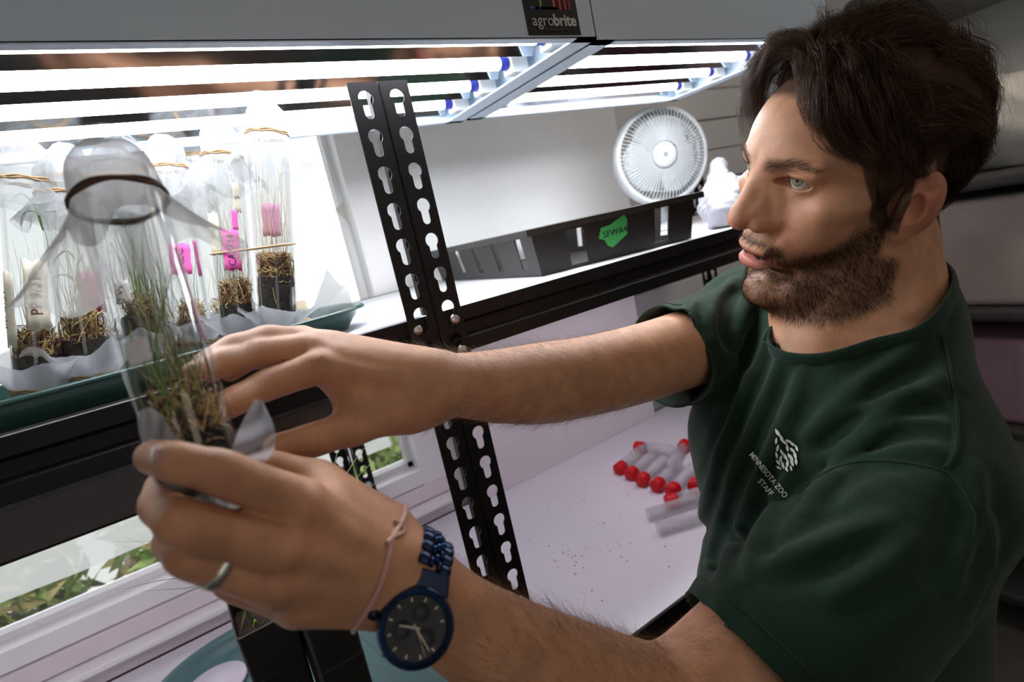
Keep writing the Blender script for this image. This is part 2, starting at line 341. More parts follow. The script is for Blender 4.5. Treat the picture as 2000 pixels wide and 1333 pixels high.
def post(x,y,sx,sy,label,ztop=.178,w=.0315,group=None):
    """L-shaped slotted upright; corner at (x,y); flanges run sx along X and sy along Y"""
    t=thing('slotted_post',label,'shelf post',(x,y,0),group); H=Z(ztop); hs=[]; hz=H-.016
    while hz>.03: hs.append(hz); hz-=.0377
    plate(w,H,[keyhole(w*.52,h_) for h_ in hs],.0018,'front_flange',t,BLK,(x if sx>0 else x-w,y,0),(1,0,0),(0,0,1),(0,1,0))
    plate(w,H,[keyhole(w*.52,h_) for h_ in hs],.0018,'side_flange',t,BLK,(x,y if sy>0 else y-w,0),(0,1,0),(0,0,1),(1,0,0))
    return t
UA=(-.985,.2505); UB_=(.2535,1.47); YF,YR=.571,1.18
PO={}
PO['al']=post(UA[0],YF,1,1,'black slotted upright at the front left end of the left shelving unit')
PO['ar']=post(UA[1],YF,-1,1,'black slotted upright left of the pair in the foreground')
PO['bl']=post(UB_[0],YF,1,1,'black slotted upright right of the pair in the foreground')
PO['br']=post(UB_[1],YF,-1,1,'black slotted upright at the front right end behind the man')
PO['alr']=post(UA[0],YR,1,-1,'black slotted upright at the rear left corner of the left unit')
PO['arr']=post(UA[1]-.004,YR,-1,-1,'rear black upright of the left unit, seen between the two hands',ztop=-.064)
PO['blr']=post(UB_[0]+.004,YR,1,-1,'rear black upright where the right shelving unit begins',ztop=-.064)
PO['brr']=post(UB_[1],YR,-1,-1,'black slotted upright behind the white fan')
def beam(x0,x1,y,sy,z,label,h=.052):
    t=thing('shelf_beam',label,'shelf beam',((x0+x1)/2,y,Z(z))); y2=y+sy*.012
    prof=[(0,0),(0,-h*.30),(.007,-h*.36),(.007,-h*.62),(0,-h*.68),(0,-h),(.024,-h),(.024,-h+.002),(.002,-h+.002),(.002,-h*.67),(.009,-h*.61),(.009,-h*.37),(.002,-h*.31),(.002,-.010),(.030,-.010),(.030,-.012+.012*0-.0)]
    prof=[(0,0),(0,-h*.30),(.006,-h*.38),(.006,-h*.62),(0,-h*.70),(0,-h),(.026,-h),(.026,-h*.9),(.03,-h*.5),(.03,-.012),(.004,-.012),(.004,0)]
    V=[];F=[];n=len(prof)
    for x in (x0,x1): V+=[(x,y+sy*a+(0 if sy>0 else 0),Z(z+b_)) for a,b_ in prof]
    for i in range(n): F.append((i,(i+1)%n,n+(i+1)%n,n+i))
    mobj('rail',V,F,BLK,t); 
    for xx in (x0+.018,x1-.018):
        for dz in (-.012,-.048):
            v,f=lathe([(0,.0032),(.0048,.003),(.0062,.0015),(.0064,0)],20,(xx,y-sy*.0012,Z(z+dz)),(0,-sy,0)); mobj('rivet',v,f,SIL,t,True)
    return t
for nm,(x0,x1),lev in (('left',UA,('upper','lower')),('right',UB_,('upper','lower'))):
    for lv,z in (('upper',-.068),('lower',-.598)):
        for fb,y,sy in (('front',YF+.003,1),('rear',YR-.003,-1)): beam(x0+.004,x1-.004,y,sy,z,'black %s rail of the %s shelf on the %s unit'%(fb,lv,nm))
        for xx,sgn,sd in ((x0+.003,1,'left'),(x1-.003,-1,'right')):
            v,f=join([box(min(xx,xx+sgn*.004),max(xx,xx+sgn*.004),YF+.034,YR-.034,Z(z-.052),Z(z-.012)),box(min(xx,xx+sgn*.028),max(xx,xx+sgn*.028),YF+.034,YR-.034,Z(z-.014),Z(z-.0115))])
            mobj('side_rail',v,f,BLK,None,label='black %s side rail under the %s shelf of the %s unit'%(sd,lv,nm),cat='shelf beam')
        v,f=box(x0-.001,x1+.001,YF+.009,YR-.009,Z(z-.0105),Z(z-.001)); o=mobj('shelf_board',v,f,BOARD,None,label='white board lying on the %s rails of the %s unit'%(lv,nm),cat='shelf')
# ---------------------------------------------------------------- grow lights
HOUS=mat('light_housing',(.60,.72,.84),.4,spec=.4); MIRR=mat('reflector',(.58,.60,.63),.10,metal=1); 
LAMP=mat('lit_tube',(1,1,1),.3,emit=(.96,.97,1),estr=25); BLUE=mat('blue_collar',(.04,.06,.55),.4); SOCK=mat('socket_white',(.75,.75,.72),.5); STK=mat('sticker_black',(.010,.010,.012),.4); LETW=mat('letter_grey_white',(.55,.55,.54),.6)
def fixture(x0,x1,y0,y1,z,label,tilt=0,lamp=LAMP,hous=HOUS,h=.062,tubes=4,closed=False):
    t=thing('grow_light',label,'grow light',(x0,(y0+y1)/2,Z(z))); zz=lambda d:Z(z+d)
    v,f=join([box(x0,x1,y0,y0+.0015,zz(0),zz(h)),box(x0,x1,y1-.0015,y1,zz(0),zz(h)),box(x0,x0+.0015,y0,y1,zz(0),zz(h)),box(x1-.0015,x1,y0,y1,zz(0),zz(h)),box(x0,x1,y0,y1,zz(h),zz(h+.002)),
        box(x0,x1,y0,y0+.011,zz(-.001),zz(.001)),box(x0,x1,y1-.011,y1,zz(-.001),zz(.001)),box(x1-.030,x1,y0,y1,zz(-.001),zz(.0012)),box(x0,x0+.030,y0,y1,zz(-.001),zz(.0012))])
    mobj('housing',v,f,hous,t)
    ys=[y0+.045+(y1-y0-.09)*i/(tubes-1) for i in range(tubes)]
    # folded mirror reflector: a shallow vault over each lamp
    prof=[]; 
    for i,y in enumerate(ys):
        hw=(ys[1]-ys[0])/2; prof+=[(y-hw,.012),(y-hw*.62,.034),(y,.040),(y+hw*.62,.034)]
    prof.append((ys[-1]+hw,.012)); prof[0]=(y0+.003,.010); prof[-1]=(y1-.003,.010); V=[];F=[];n=len(prof)
    for x in (x0+.028,x1-.028): V+=[(x,a,zz(b_)) for a,b_ in prof]
    for i in range(n-1): F.append((i,i+1,n+i+1,n+i))
    mobj('reflector',V,F,MIRR,t)
    for y in ys:
        v,f=tube([(x0+.050,y,zz(.018)),(x1-.050,y,zz(.018))],.0079,16); mobj('lamp_tube',v,f,lamp,t,True)
        for xa,s in ((x0,1),(x1,-1)):
            v,f=tube([(xa+s*.052,y,zz(.018)),(xa+s*.040,y,zz(.018))],.0083,14); mobj('lamp_collar',v,f,BLUE,t,True)
            v,f=box(min(xa+s*.039,xa+s*.012),max(xa+s*.039,xa+s*.012),y-.011,y+.011,zz(.004),zz(.036)); o=mobj('lamp_socket',v,f,SOCK,t); bevel(o,.002,2)
    if tilt:
        t.rotation_euler=(0,tilt,0)
    return t
f1=fixture(-.165,.497,.502,.836,.192,'left grow light with the black brand sticker and four lit tubes',h=.075)
f2=fixture(.508,1.02,.516,.836,.194,'right grow light above the black tray and fan',h=.095)
# sticker on the front face of the left light
sx0,sx1=onplane(1031,60,1,.5018)[0],onplane(1133,60,1,.5018)[0]; sz0=onplane(1085,69,1,.5018)[2]
stk=mobj('sticker',*box(sx0,sx1,.5012,.502,sz0,sz0+.062),STK,f1)
w=sx1-sx0; xm=(sx0+sx1)/2
v,f=text_mesh('agro',.0165,(sx0+w*.10,.5009,sz0+.0145),(1,0,0),(0,0,1),align='LEFT',extr=.0001); mobj('lettering',v,f,LETW,stk)
v,f=text_mesh('brite',.0165,(sx0+w*.50,.5009,sz0+.0145),(1,0,0),(0,0,1),align='LEFT',bold=.03,extr=.0001); mobj('lettering',v,f,LETW,stk)
DIMT=mat('letter_dim',(.10,.09,.09),.7); v,f=text_mesh('FLUORESCENT SYSTEM',.0038,(xm+.007,.5009,sz0+.0052),(1,0,0),(0,0,1)); mobj('lettering',v,f,DIMT,stk)
for (a,b_,c_,d_),col in (((.10,.62,.20,.0),(.05,.08,.30)),((.20,.28,.0,.12),(.08,.25,.25)),((.30,.0,.04,.30),(.25,.35,.06)),((.32,.62,.16,0),(.55,.30,.05)),((.55,.0,.04,.55),(.60,.12,.05)),((.66,.0,.05,.75),(.62,.03,.03)),((.76,.0,.05,.7),(.55,.03,.04)),((.84,.0,.03,.25),(.35,.02,.05))):
    x_=sx0+w*a; z_=sz0+.026; ww=w*(.035 if b_==0 else (b_-a)); hh=.0025 if b_ else .045*d_
    mobj('spectrum_bar',*box(x_,x_+ww,.5009,.5013,z_,z_+hh),mat('spectrum',col,.6),stk)
# lights under the upper shelves (housing seen from the front; they light the lower shelf)
LAMP2=mat('lit_tube_pink',(1,1,1),.3,emit=(1,.86,.98),estr=7); HOUS2=mat('dark_housing',(.085,.072,.075),.38,spec=.5)
fixture(-.62,.20,.590,.86,-.168,'dark grow light hung under the left upper shelf',lamp=LAMP2,hous=HOUS2,h=.040)
fixture(.50,1.14,.66,.93,-.124,'grow light hung under the right upper shelf, lighting the white board',lamp=LAMP2,hous=HOUS2,h=.040)
# ---------------------------------------------------------------- the man: body as one continuous surface
HB=np.stack([dirc(-.9679382,-.24048195,-.10846674),dirc(.21274959,-.46379634,-.86316066),dirc(-.15726808,.85267895,-.50008863)],1)  # columns: forward, his left, up
HO=cw(.32498945,.15617982,.55143903)
HSC=np.array([1.0,1.06,1.1])
def hl(x,y,z): return HO+HB@(np.array([x,y,z])*HSC/1000)
HD=Sdf(); mm=lambda *a:np.array(a)/1000
def he(c,r,k,op='u',B=None): HD.ell(mm(*c),mm(*r),k/1000,op,B)
def hc(a,b,ra,rb,k,op='u'): HD.cone(mm(*a),mm(*b),ra/1000,rb/1000,k/1000,op)
def rotB(ax,deg):
    return np.array(Matrix.Rotation(math.radians(deg),3,ax))
he((-10,0,40),(96,74,70),0)
he((26,0,36),(65,60,50),20)                      # forehead
he((30,0,-20),(54,54,66),20)                     # face mass
he((56,36,-16),(25,26,24),18)                    # cheeks
he((50,55,1),(24,15,11),14)                      # cheekbones
hc((-4,59,-57),(64,28,-84),14,13,14)             # jaw line
hc((-4,60,-57),(0,65,-25),13,12,14)
he((75,0,-90),(22,27,15),12)                     # chin
he((76,0,-40),(22,31,22),14)                     # mouth mass
hc((86,9,35),(71,47,32),7,6.5,11)                # brow ridges
he((92,32,21),(13,17,11),9,'s')                  # eye sockets
hc((80,9,22),(84,16,-12),9,9,10)                 # nose flanks
hc((89,0,27),(107,0,-3),7.5,9,9)                 # bridge
he((108,0,-11),(14,12,11),7)                     # tip
hc((102,9,-7),(95,14,-13),7.5,7.5,6)
he((97,13.5,-15),(11.5,7.5,8.5),3.5)                     # wings
he((103,7.5,-24),(7,3.4,4),2,'s')                # nostrils
hc((86,31,-18),(90,25,-27),2.5,2.5,7,'s')
hc((88,5,14),(94,8,0),8,8.5,7)
EC=(67.5,32,21.5); ER_=.0128
HD.sph(mm(*EC),.0148,.004)                       # lids
he((83,32.5,20.2),(15,17.5,4.7),1.2,'s',rotB('X',-3)@rotB('Z',12))  # lid slit
he((93,0,-41),(9.5,21,5.5),6)                  # upper lip
he((92,0,-54.5),(12,20,7.5),4)                   # lower lip
he((104,0,-47.3),(15,20,2.6),1.2,'s')            # mouth slit
hc((98,0,-29),(102,0,-36),1.6,1.4,4,'s')         # philtrum
he((104,0,-70),(13,19,5),9,'s')                  # below the lip
# ear
EB=rotB('Z',-30)@rotB('Y',-14)
def er(x,y,z): return tuple(np.array([-5,79,-4])+EB@np.array([x,y,z],float))
he(er(0,0,2),(16.5,5,26.5),3,'u',EB)
he(er(6,0,-20),(9,5,11),5)
he(er(4,6,-1),(8.5,8,12.5),1.5,'s',EB)
he(er(-1,7,15),(8,5,6),2,'s',EB)
hc(er(-10.5,5,15),er(-11,4.6,-6),2,1.4,1.5,'s'); hc(er(-10.5,5,15),er(0,5,20.5),2,1.8,1.5,'s'); hc(er(0,5,20.5),er(9,5,16),1.8,1.2,1.5,'s')
hc(er(12,3,3),er(13,3,-8),3.6,3.6,4)                 # tragus
def head_ev(p,cull):
    q=(p-HO)@HB/HSC; q[:,1]=np.abs(q[:,1]); cl=None
    if cull is not None:
        c=(cull[0]-HO)@HB/HSC
        if abs(c[1])<cull[1]+.02: cl=(c,cull[1]+.1) if False else None
        else: cl=(np.array([c[0],abs(c[1]),c[2]]),cull[1])
    return HD.ev(q,cl)
NK=Sdf(); TR=Sdf(); AR=Sdf(); AL=Sdf(); BD=NK
BD.add(lambda p:np.zeros(0),HO,.16,.012,'head')
SL=P(1815,965,.485); SR=P(1475,630,.72); NB=P(1715,640,.585)
FBd=np.array([-.82,.57,0]); FBd/=np.linalg.norm(FBd); RBd=np.array([.57,.82,0]); RBd/=np.linalg.norm(RBd); UB=np.array([0,0,1.]); BB=np.stack([FBd,RBd,UB],1)
MIDS=(SL+SR)/2
def tb(f,r,u): return MIDS+FBd*f+RBd*r+UB*u
def smin_ops(S): return S
BD.cone(hl(-22,0,-20),NB+np.array([0,0,-.02]),.060,.062,.02)
BD.cone(hl(-22,0,-50),tb(.02,0,.02),.046,.055,.02)
BD.cone(hl(-14,46,-26),tb(.055,-.03,.0),.012,.014,.02)      # neck muscle to collar bone
TR.cone(NB,SL,.05,.058,.04); TR.cone(NB,SR,.05,.058,.04)
NK.cone(NB,SL,.05,.058,.04); NK.cone(NB,SR,.05,.058,.04)
TR.ell(tb(0,0,-.13),(.105,.165,.17),.05,'u',BB); TR.ell(tb(.0,0,-.36),(.105,.15,.20),.06,'u',BB); TR.ell(tb(-.0,0,-.56),(.11,.165,.13),.05,'u',BB)
# right (far) arm
BD=AR
def PL(*q): return [P(*a[:3]) for a in q],[a[3]/1000 for a in q]
WR=P(850,752,.405)
BD.path(*PL((1475,630,.72,60),(1400,662,.68,48),(1300,695,.615,42),(1235,715,.575,40),(1150,735,.535,37.5),(1050,751,.485,35.5),(970,755,.45,29),(900,753,.42,23.5),(840,751,.40,22)),.02,.03)
BD.path(*PL((960,757,.462,26),(900,753,.437,22),(840,751,.417,21)),.008)
# left (near) arm
BD=AL
WL=P(806,1140,.322)
BD.path(*PL((1815,950,.485,60),(1660,1080,.465,52),(1470,1255,.445,45),(1345,1370,.43,44),(1300,1388,.425,43)),.02,.03)
BD.path(*PL((1310,1392,.425,42),(1221,1378,.405,45),(1127,1346,.385,42),(1006,1284,.36,34.5),(892,1215,.338,27.5),(806,1140,.322,25),(770,1112,.318,24)),.012,.02)
BD.path(*PL((960,1262,.37,24),(880,1207,.352,22),(806,1140,.337,21)),.008)
def finger(BD,f,k):
    pts=[];rr=[]
    for i,q in enumerate(f):
        pts.append(P(*q[:3])); rr.append(q[3]/1000*(1.0 if i in(0,len(f)-1) else 1.03))
        if i<len(f)-1:
            n=f[i+1]; m=(P(*q[:3])+P(*n[:3]))/2; pts.append(m); rr.append((q[3]+n[3])/2000*(.93 if i<2 else .98))
    BD.path(pts,rr,k,.004)
def hand(BD,wr,palm,fingers,thumb):
    for f in fingers:
        p0=P(*f[0][:3]); BD.path([wr,wr+(p0-wr)*.5,p0],[.018,.0145,f[0][3]/1000*.96],.012)
    for q in palm: BD.path([P(*a[:3]) for a in q],[a[3]/1000 for a in q],.012)
    for f in fingers:
        x,y,d,r0=f[0]; nk=P(x,y,d-r0/1000*.62); BD.sph(nk,.0078,.007)
        e=wr+(nk-wr)*.30-(wr-CAM)/np.linalg.norm(wr-CAM)*.016; BD.path([nk,nk+(e-nk)*.5-(nk-CAM)/np.linalg.norm(nk-CAM)*.002,e],[.0042,.0034,.0026],.007)
    for f in fingers: finger(BD,f,.0018)
    finger(BD,thumb,.012)
LH=dict(fingers=[[(590,985,.272,12.5),(428,922,.236,9.6),(345,903,.236,8.6),(300,893,.246,7.6)],
 [(556,1072,.262,12.8),(356,1024,.228,10),(312,988,.249,8.8),(318,952,.268,7.8)],
 [(540,1140,.266,12.2),(368,1086,.240,9.4),(335,1062,.262,8.4),(345,1022,.283,7.6)],
 [(580,1178,.285,11.5),(455,1140,.272,8.4),(405,1105,.290,7.4),(398,1065,.305,6.8)]],
 thumb=[(735,1035,.322,17),(622,945,.318,13.5),(530,918,.315,11),(455,930,.303,9)],
 palm=[((770,1110,.315,20),(600,1060,.285,17)),((760,1150,.318,17),(600,1150,.290,14)),((740,1060,.322,19),(640,985,.300,15))])
RH=dict(fingers=[[(625,716,.372,12),(517,754,.343,9.6),(458,784,.322,8.5),(412,808,.307,7.8)],
 [(610,682,.385,12),(495,692,.352,9.6),(432,709,.328,8.4),(378,735,.310,7.7)],
 [(590,668,.400,11.5),(522,662,.370,9.3),(455,680,.345,8.4),(402,712,.325,7.5)],
 [(600,672,.420,10.5),(545,672,.398,8.4),(490,700,.380,7.6),(450,725,.365,7)]],
 thumb=[(775,800,.392,15),(690,834,.372,13),(606,862,.352,10.8),(545,876,.335,9)],
 palm=[((830,762,.402,22),(680,730,.388,19)),((800,790,.400,20),(700,790,.385,15)),((800,740,.41,18),(650,700,.40,15))])
hand(AL,WL,LH['palm'],LH['fingers'],LH['thumb'])
hand(AR,WR,RH['palm'],RH['fingers'],RH['thumb'])
def evs(S):
    def g(p,cull=None):
        d=np.full(len(p),1e3)
        for f,c,r,k,op in S.ops:
            if cull is not None and np.linalg.norm(cull[0]-c)-r>cull[1]+k: continue
            e=head_ev(p,cull) if op=='head' else f(p)
            h=np.maximum(k-np.abs(d-e),0)/k; d=np.minimum(d,e)-h*h*k*.25
        return d
    return g
def box_of(pts,m): pts=np.array(pts); return pts.min(0)-m,pts.max(0)+m
def build_body():
    out=[]
    for S,pts,m,h,nw in ((NK,[HO+.03*HB[:,2],NB],.16,.0015,1),(AL,[WL,P(300,900,.2),P(400,1200,.35),SL],.07,.0018,1),(AR,[WR,P(380,740,.29),P(1100,740,.52),SR],.07,.0018,1),(TR,[SL,SR,tb(0,0,-.7),NB],.16,.006,0)):
        t=time.time(); lo,hi=box_of(pts,m); out.append(mesh_sdf(evs(S),lo,hi,h,newton=nw)); print('sdf',len(out[-1][0]),round(time.time()-t,1))
    n=0;V=[];F=[]
    for v,f in out: V.append(v);F.append(f+n); n+=len(v)
    return np.concatenate(V),np.concatenate(F)
# ---------------------------------------------------------------- shirt
SH=Sdf(); FA=math.radians
SH.cone(NB+FBd*.012,tb(.04,0,-.07),.078,.088,.03)
SH.cone(NB+FBd*.028+RBd*.028,tb(.05,.06,-.06),.070,.080,.03)
SH.cone(NB,SL,.062,.066,.03); SH.cone(NB,SR,.062,.070,.03)
SH.ell(tb(0.012,0,-.13),(.122,.180,.19),.05,'u',BB); SH.ell(tb(.035,0.0,-.36),(.150,.175,.25),.06,'u',BB); SH.ell(tb(.03,0,-.56),(.155,.185,.16),.05,'u',BB)
SH.path(*PL((1800,960,.485,67),(1735,1045,.475,73),(1650,1145,.465,78),(1400,1418,.44,81)),.007,.03)
SH.path(*PL((1475,628,.72,66),(1400,662,.68,62),(1310,698,.635,58),(1200,722,.58,58)),.025,.03)
shev=evs(SH)
def snap(px,py,ev=None,d0=.25,d1=1.1,S=None):
    """first hit of the pixel's ray with the surface, as a world point"""
    ev=ev or shev; d=d0; dr=P(px,py,1)-CAM; ln=np.linalg.norm(dr)
    for _ in range(80):
        e=ev((CAM+dr*d)[None],None)[0]; d+=max(e,.0004)*.9/ln
        if e<.0005 or d>d1: break
    return CAM+dr*d
FOLDS=[ # (polyline in the photograph, radius mm, sink)
 [(1545,640),(1500,760),(1440,900),(1390,1050),(1365,1200)],
 [(1500,640),(1455,760),(1400,900),(1360,1050),(1340,1180)],
 [(1570,700),(1530,820),(1480,930),(1420,1080),(1400,1230)],
 [(1865,735),(1790,760),(1690,830),(1600,890),(1575,960)],
 [(1860,780),(1780,770),(1700,790),(1620,830),(1560,870)],
 [(1860,830),(1780,820),(1700,850),(1630,900),(1590,960),(1560,1010)],
 [(1850,875),(1760,875),(1690,890),(1620,935),(1580,985)],
 [(1840,560),(1800,660),(1700,740),(1620,800),(1560,860)],
 [(1760,1010),(1650,1045),(1560,1080),(1480,1120)],
 [(1790,1040),(1700,1120),(1600,1180)],
 [(1900,900),(1910,1000),(1880,1100),(1850,1180)],
 [(1940,1000),(1930,1100),(1880,1200)],
 [(1440,540),(1400,580),(1370,640)],[(1470,560),(1450,620),(1430,720)],[(1400,560),(1350,600),(1330,650)],
 [(1390,600),(1400,660),(1440,740)],[(1560,880),(1510,980),(1470,1060),(1455,1150)]]
AMP=[8,8,7,7,6,8,6,6,7,6,7,7,7,8,6,5,6]
fpl=[]
for fl,a in zip(FOLDS,AMP):
    pts=np.array([snap(*q) for q in spline(fl,3)]); fpl.append((pts,a/1000))
def folds(p,cull):
    d=np.zeros(len(p))
    for pts,a in fpl:
        c=(pts.min(0)+pts.max(0))/2; R=np.linalg.norm(pts-c,axis=1).max()+.035
        if cull is not None and np.linalg.norm(cull[0]-c)-R>cull[1]: continue
        m=np.full(len(p),9.); tt=np.zeros(len(p))
        for i in range(len(pts)-1):
            ab=pts[i+1]-pts[i]; q=p-pts[i]; t=np.clip(q@ab/(ab@ab+1e-12),0,1); q=q-t[:,None]*ab; e=(q*q).sum(1); u=e<m; m[u]=e[u]; tt[u]=(i+t[u])/(len(pts)-1)
        r=np.sqrt(m); env=np.sin(np.clip(tt,0,1)*math.pi)**.5
        d+=a*env*(np.exp(-(r/.0075)**2)-.5*np.exp(-((r-.017)/.008)**2))
    return np.clip(d,-.0045,.012)
def wob(p):
    x,y,z=(p*1.0).T; return .0016*np.sin(x*41+3*np.sin(z*17))*np.sin(y*37+z*23)+.0012*np.sin(z*63+x*29)*np.sin(y*51-x*17)
HEM_L=P(1490,1318,.447); HLd=P(1400,1418,.44)-P(1650,1145,.465); HLd/=np.linalg.norm(HLd)
HEM_R=P(1303,700,.632); HRd=P(1200,722,.58)-P(1400,662,.68); HRd/=np.linalg.norm(HRd)
# neck opening: elliptical hole about the neck's axis
NA=(hl(-22,0,-20)-NB); NA/=np.linalg.norm(NA); NF=FBd-NA*(FBd@NA); NF/=np.linalg.norm(NF); NS=np.cross(NA,NF)
NC=NB+NF*.008
def nplane(f,q): return .036-.275*q-.245*f
def nlim(c): return .080+.050*np.clip((c+.15)/.3,0,1)
def neckhole(p):
    q=p-NC; f=q@NF; b=q@NS; return np.minimum(q@NA-nplane(f,b)-.004,nlim(b/(np.sqrt(f*f+b*b)+1e-9))-np.sqrt(f*f+b*b))   # >0 inside the opening
def shirt_solid(p,cull=None):
    return shev(p,cull)-folds(p,cull)-wob(p)
def shirt_cut(p):
    def end(h,dv,r):
        q=p-h; a=q@dv; return np.minimum(a,r-np.linalg.norm(q-a[:,None]*dv,axis=1))
    c=end(HEM_L,HLd,.105)
    c=np.maximum(c,end(HEM_R,HRd,.09))
    c=np.maximum(c,neckhole(p)); return np.maximum(c,(CAMZ-.86)-p[:,2])
def build_shirt():
    lo,hi=box_of([SL,SR,tb(0,0,-.55),NB,HEM_L,HEM_R],.15); lo[2]=max(lo[2],CAMZ-.88)
    V,F=mesh_sdf(lambda p,c=None:shirt_solid(p,c),lo,hi,.0030,newton=1)
    c=shirt_cut(V); keep=(c[F]<=0).any(1); F=F[keep]
    for _ in range(3):
        c=shirt_cut(V); m=c>0; g=np.stack([(shirt_cut(V+np.eye(3)[a]*1e-4)-c)/1e-4 for a in range(3)],1); g/=(g*g).sum(1,keepdims=True)+1e-9
        st=-c[:,None]*g; st=np.clip(st,-.003,.003); V=np.where(m[:,None],V+st,V)
    u,inv=np.unique(F,return_inverse=True); return V[u],inv.reshape(F.shape)
def ring(lift=0.0,n=72):
    """the edge of the neck opening, on the shirt's surface"""
    out=[]
    for j in range(n):
        th=2*math.pi*j/n; c,s_=math.cos(th),math.sin(th); r=float(nlim(s_))
        for _ in range(80):
            f,b=r*c,r*s_; x=NC+f*NF+b*NS+(nplane(f,b)+lift)*NA; e=shirt_solid(x[None])[0]; r-=max(e,.0005)*.7
            if e<.0008 or r<.03: break
        out.append(x)
    out=np.array(out)
    for _ in range(3): out=(out+np.roll(out,1,0)+np.roll(out,-1,0))/3
    return out
# ---------------------------------------------------------------- the person: assembly
rs=np.random.RandomState(7)
man=thing('person','bearded man with tousled brown hair in a dark green T-shirt, holding a plant tube','person',tuple(tb(0,0,-.9)))
HV,HF=build_body()
SKIN=vcolmat('skin',rough=.46,sss=.12,bump=.34,bscale=1100,spec=.42,noise=.14,nscale=60)
def loc(V): return ((V-HO)@HB)*1000/HSC
def skin_colors(V):
    c=np.tile(np.array([.60,.305,.175]),(len(V),1)); l=loc(V); x,y,z=l.T; ay=np.abs(y)
    near=(np.linalg.norm(l,axis=1)<190)
    def blend(m,col):
        nonlocal c; m=np.clip(m,0,1)*near; c=c*(1-m[:,None])+np.array(col)*m[:,None]
    def g(cx,cy,cz,rx,ry,rz): return np.exp(-(((x-cx)/rx)**2+((ay-cy)/ry)**2+((z-cz)/rz)**2))
    blend(g(112,0,-12,16,16,14)*.5,(.52,.17,.11)); blend(g(70,42,-20,26,22,20)*.35,(.52,.20,.13))
    ear=g(-4,86,-4,22,14,34); blend(ear*.65,(.50,.15,.10))
    # lips, mouth, teeth region
    lip=(np.abs(z+48)<12.0)&(ay<23)&(x>86); u=np.clip(1-ay/24,0,1)
    lipm=lip*((z>-47.3-.5)*(z<-41.2+3.2*u**.5-ay*.06-2)+(z<-47.3)*(z>-48-12.5*u**.55)); blend(lipm*.85,(.48,.14,.125))
    blend((np.abs(z+47.3)<2.0)*(ay<19)*(x<97.5)*(x>80)*1.0,(.05,.015,.012))
    # beard and moustache: darker stubble ground
    b=beard_mask(l); blend(b*.62,(.09,.045,.026))
    br=brow_mask(l); blend(br*.35,(.14,.075,.045))
    sc=scalp_mask(l); blend(sc*.9,(.05,.028,.018))
    # knuckles, fingertips
    for H,w in ((LH,1),(RH,1)):
        for f in H['fingers']:
            for k,s_ in ((0,.014),(1,.010),(3,.010)):
                p=P(*f[k][:3]); m=np.exp(-((V-p)**2).sum(1)/s_**2)*.35; c=c*(1-m[:,None])+np.array([.50,.17,.10])*m[:,None]
    return c
def sm(a,b,x): t=np.clip((x-a)/(b-a),0,1); return t*t*(3-2*t)
def beard_mask(l):
    x,y,z=l.T; ay=np.abs(y)
    line=-38-ay*0+ (70-x)*.55                          # cheek line rises towards the sideburn
    side=sm(9,-20,z-np.minimum(line,30))*sm(22,34,ay)*sm(-3,9,x-np.clip(-(z+40)*.12,0,6))
    chin=.75*sm(-56,-66,z)*sm(40,55,x)
    low=1-sm(-92,-125,z)*0
    mo=np.exp(-((z+34.5+ay*.22)/6.5)**2)*sm(36,27,ay)*sm(78,86,x)*(1-np.exp(-(ay/2.5)**2)*.3)
    gap=np.exp(-((z+62)/5)**2)*sm(26,16,ay)*(x>75)
    corner=np.exp(-((ay-29)/7)**2)*sm(-40,-50,z)*sm(60,75,x)*.8
    zb=np.interp(x,[-20,0,25,50,75,95],[-62,-75,-85,-95,-105,-108]); under=sm(-7,3,z-zb)
    m=np.clip(np.maximum.reduce([side,chin*(1-gap*.35),mo*1.15,corner]),0,1)*under
    lip=(np.abs(z+48)<12)&(ay<20)&(x>90); m=m*(1-.95*lip)
    hole=np.exp(-(((x-6)/10)**2+((ay-78)/12)**2)); return m*(x>-24)*(1-sm(66,70,ay)*sm(-48,-40,z))
def brow_mask(l):
    x,y,z=l.T; ay=np.abs(y); zc=33.5+(ay-10)*.16-np.maximum(ay-36,0)*.45; w=4.2-np.maximum(ay-30,0)*.12
    return np.exp(-((z-zc)/np.maximum(w,1.2))**2)*sm(6,12,ay)*sm(58,50,ay)*(x>50)
def hairline(l):
    """positive inside the hair"""
    x,y,z=l.T; ay=np.abs(y); az=np.degrees(np.arctan2(ay,x-10))
    zl=np.interp(az,[0,22,40,52,60,70,80,90,97,112,130,150,180],[84,82,74,62,40,12,-16,-24,22,30,-10,-62,-78]); return z-zl
def scalp_mask(l): return sm(-4,3,hairline(l))
body=mobj('body',HV,HF,SKIN,man,True); setcol(body,skin_colors(HV))
# eyes
EYE=bpy.data.materials.new('eye'); EYE.use_nodes=True; N=EYE.node_tree.nodes; L=EYE.node_tree.links; b=N['Principled BSDF']; b.inputs['Roughness'].default_value=.08; b.inputs['Coat Weight'].default_value=.6
tc=N.new('ShaderNodeTexCoord'); vd=N.new('ShaderNodeVectorMath'); vd.operation='NORMALIZE'; L.new(tc.outputs['Object'],vd.inputs[0]); dt=N.new('ShaderNodeVectorMath'); dt.operation='DOT_PRODUCT'; dt.inputs[1].default_value=(1,0,0); L.new(vd.outputs[0],dt.inputs[0])
rp=N.new('ShaderNodeValToRGB'); L.new(dt.outputs['Value'],rp.inputs[0]); e=rp.color_ramp.elements
for el in list(e)[1:]: e.remove(el)
e[0].position=0; e[0].color=(.62,.42,.38,1)
for p_,c_ in ((.72,(.50,.38,.35,1)),(.862,(.50,.43,.41,1)),(.878,(.04,.045,.04,1)),(.90,(.12,.14,.10,1)),(.965,(.20,.20,.11,1)),(.977,(.10,.08,.04,1)),(.983,(.004,.004,.004,1))):
    q=e.new(p_); q.color=c_
L.new(rp.outputs[0],b.inputs['Base Color'])
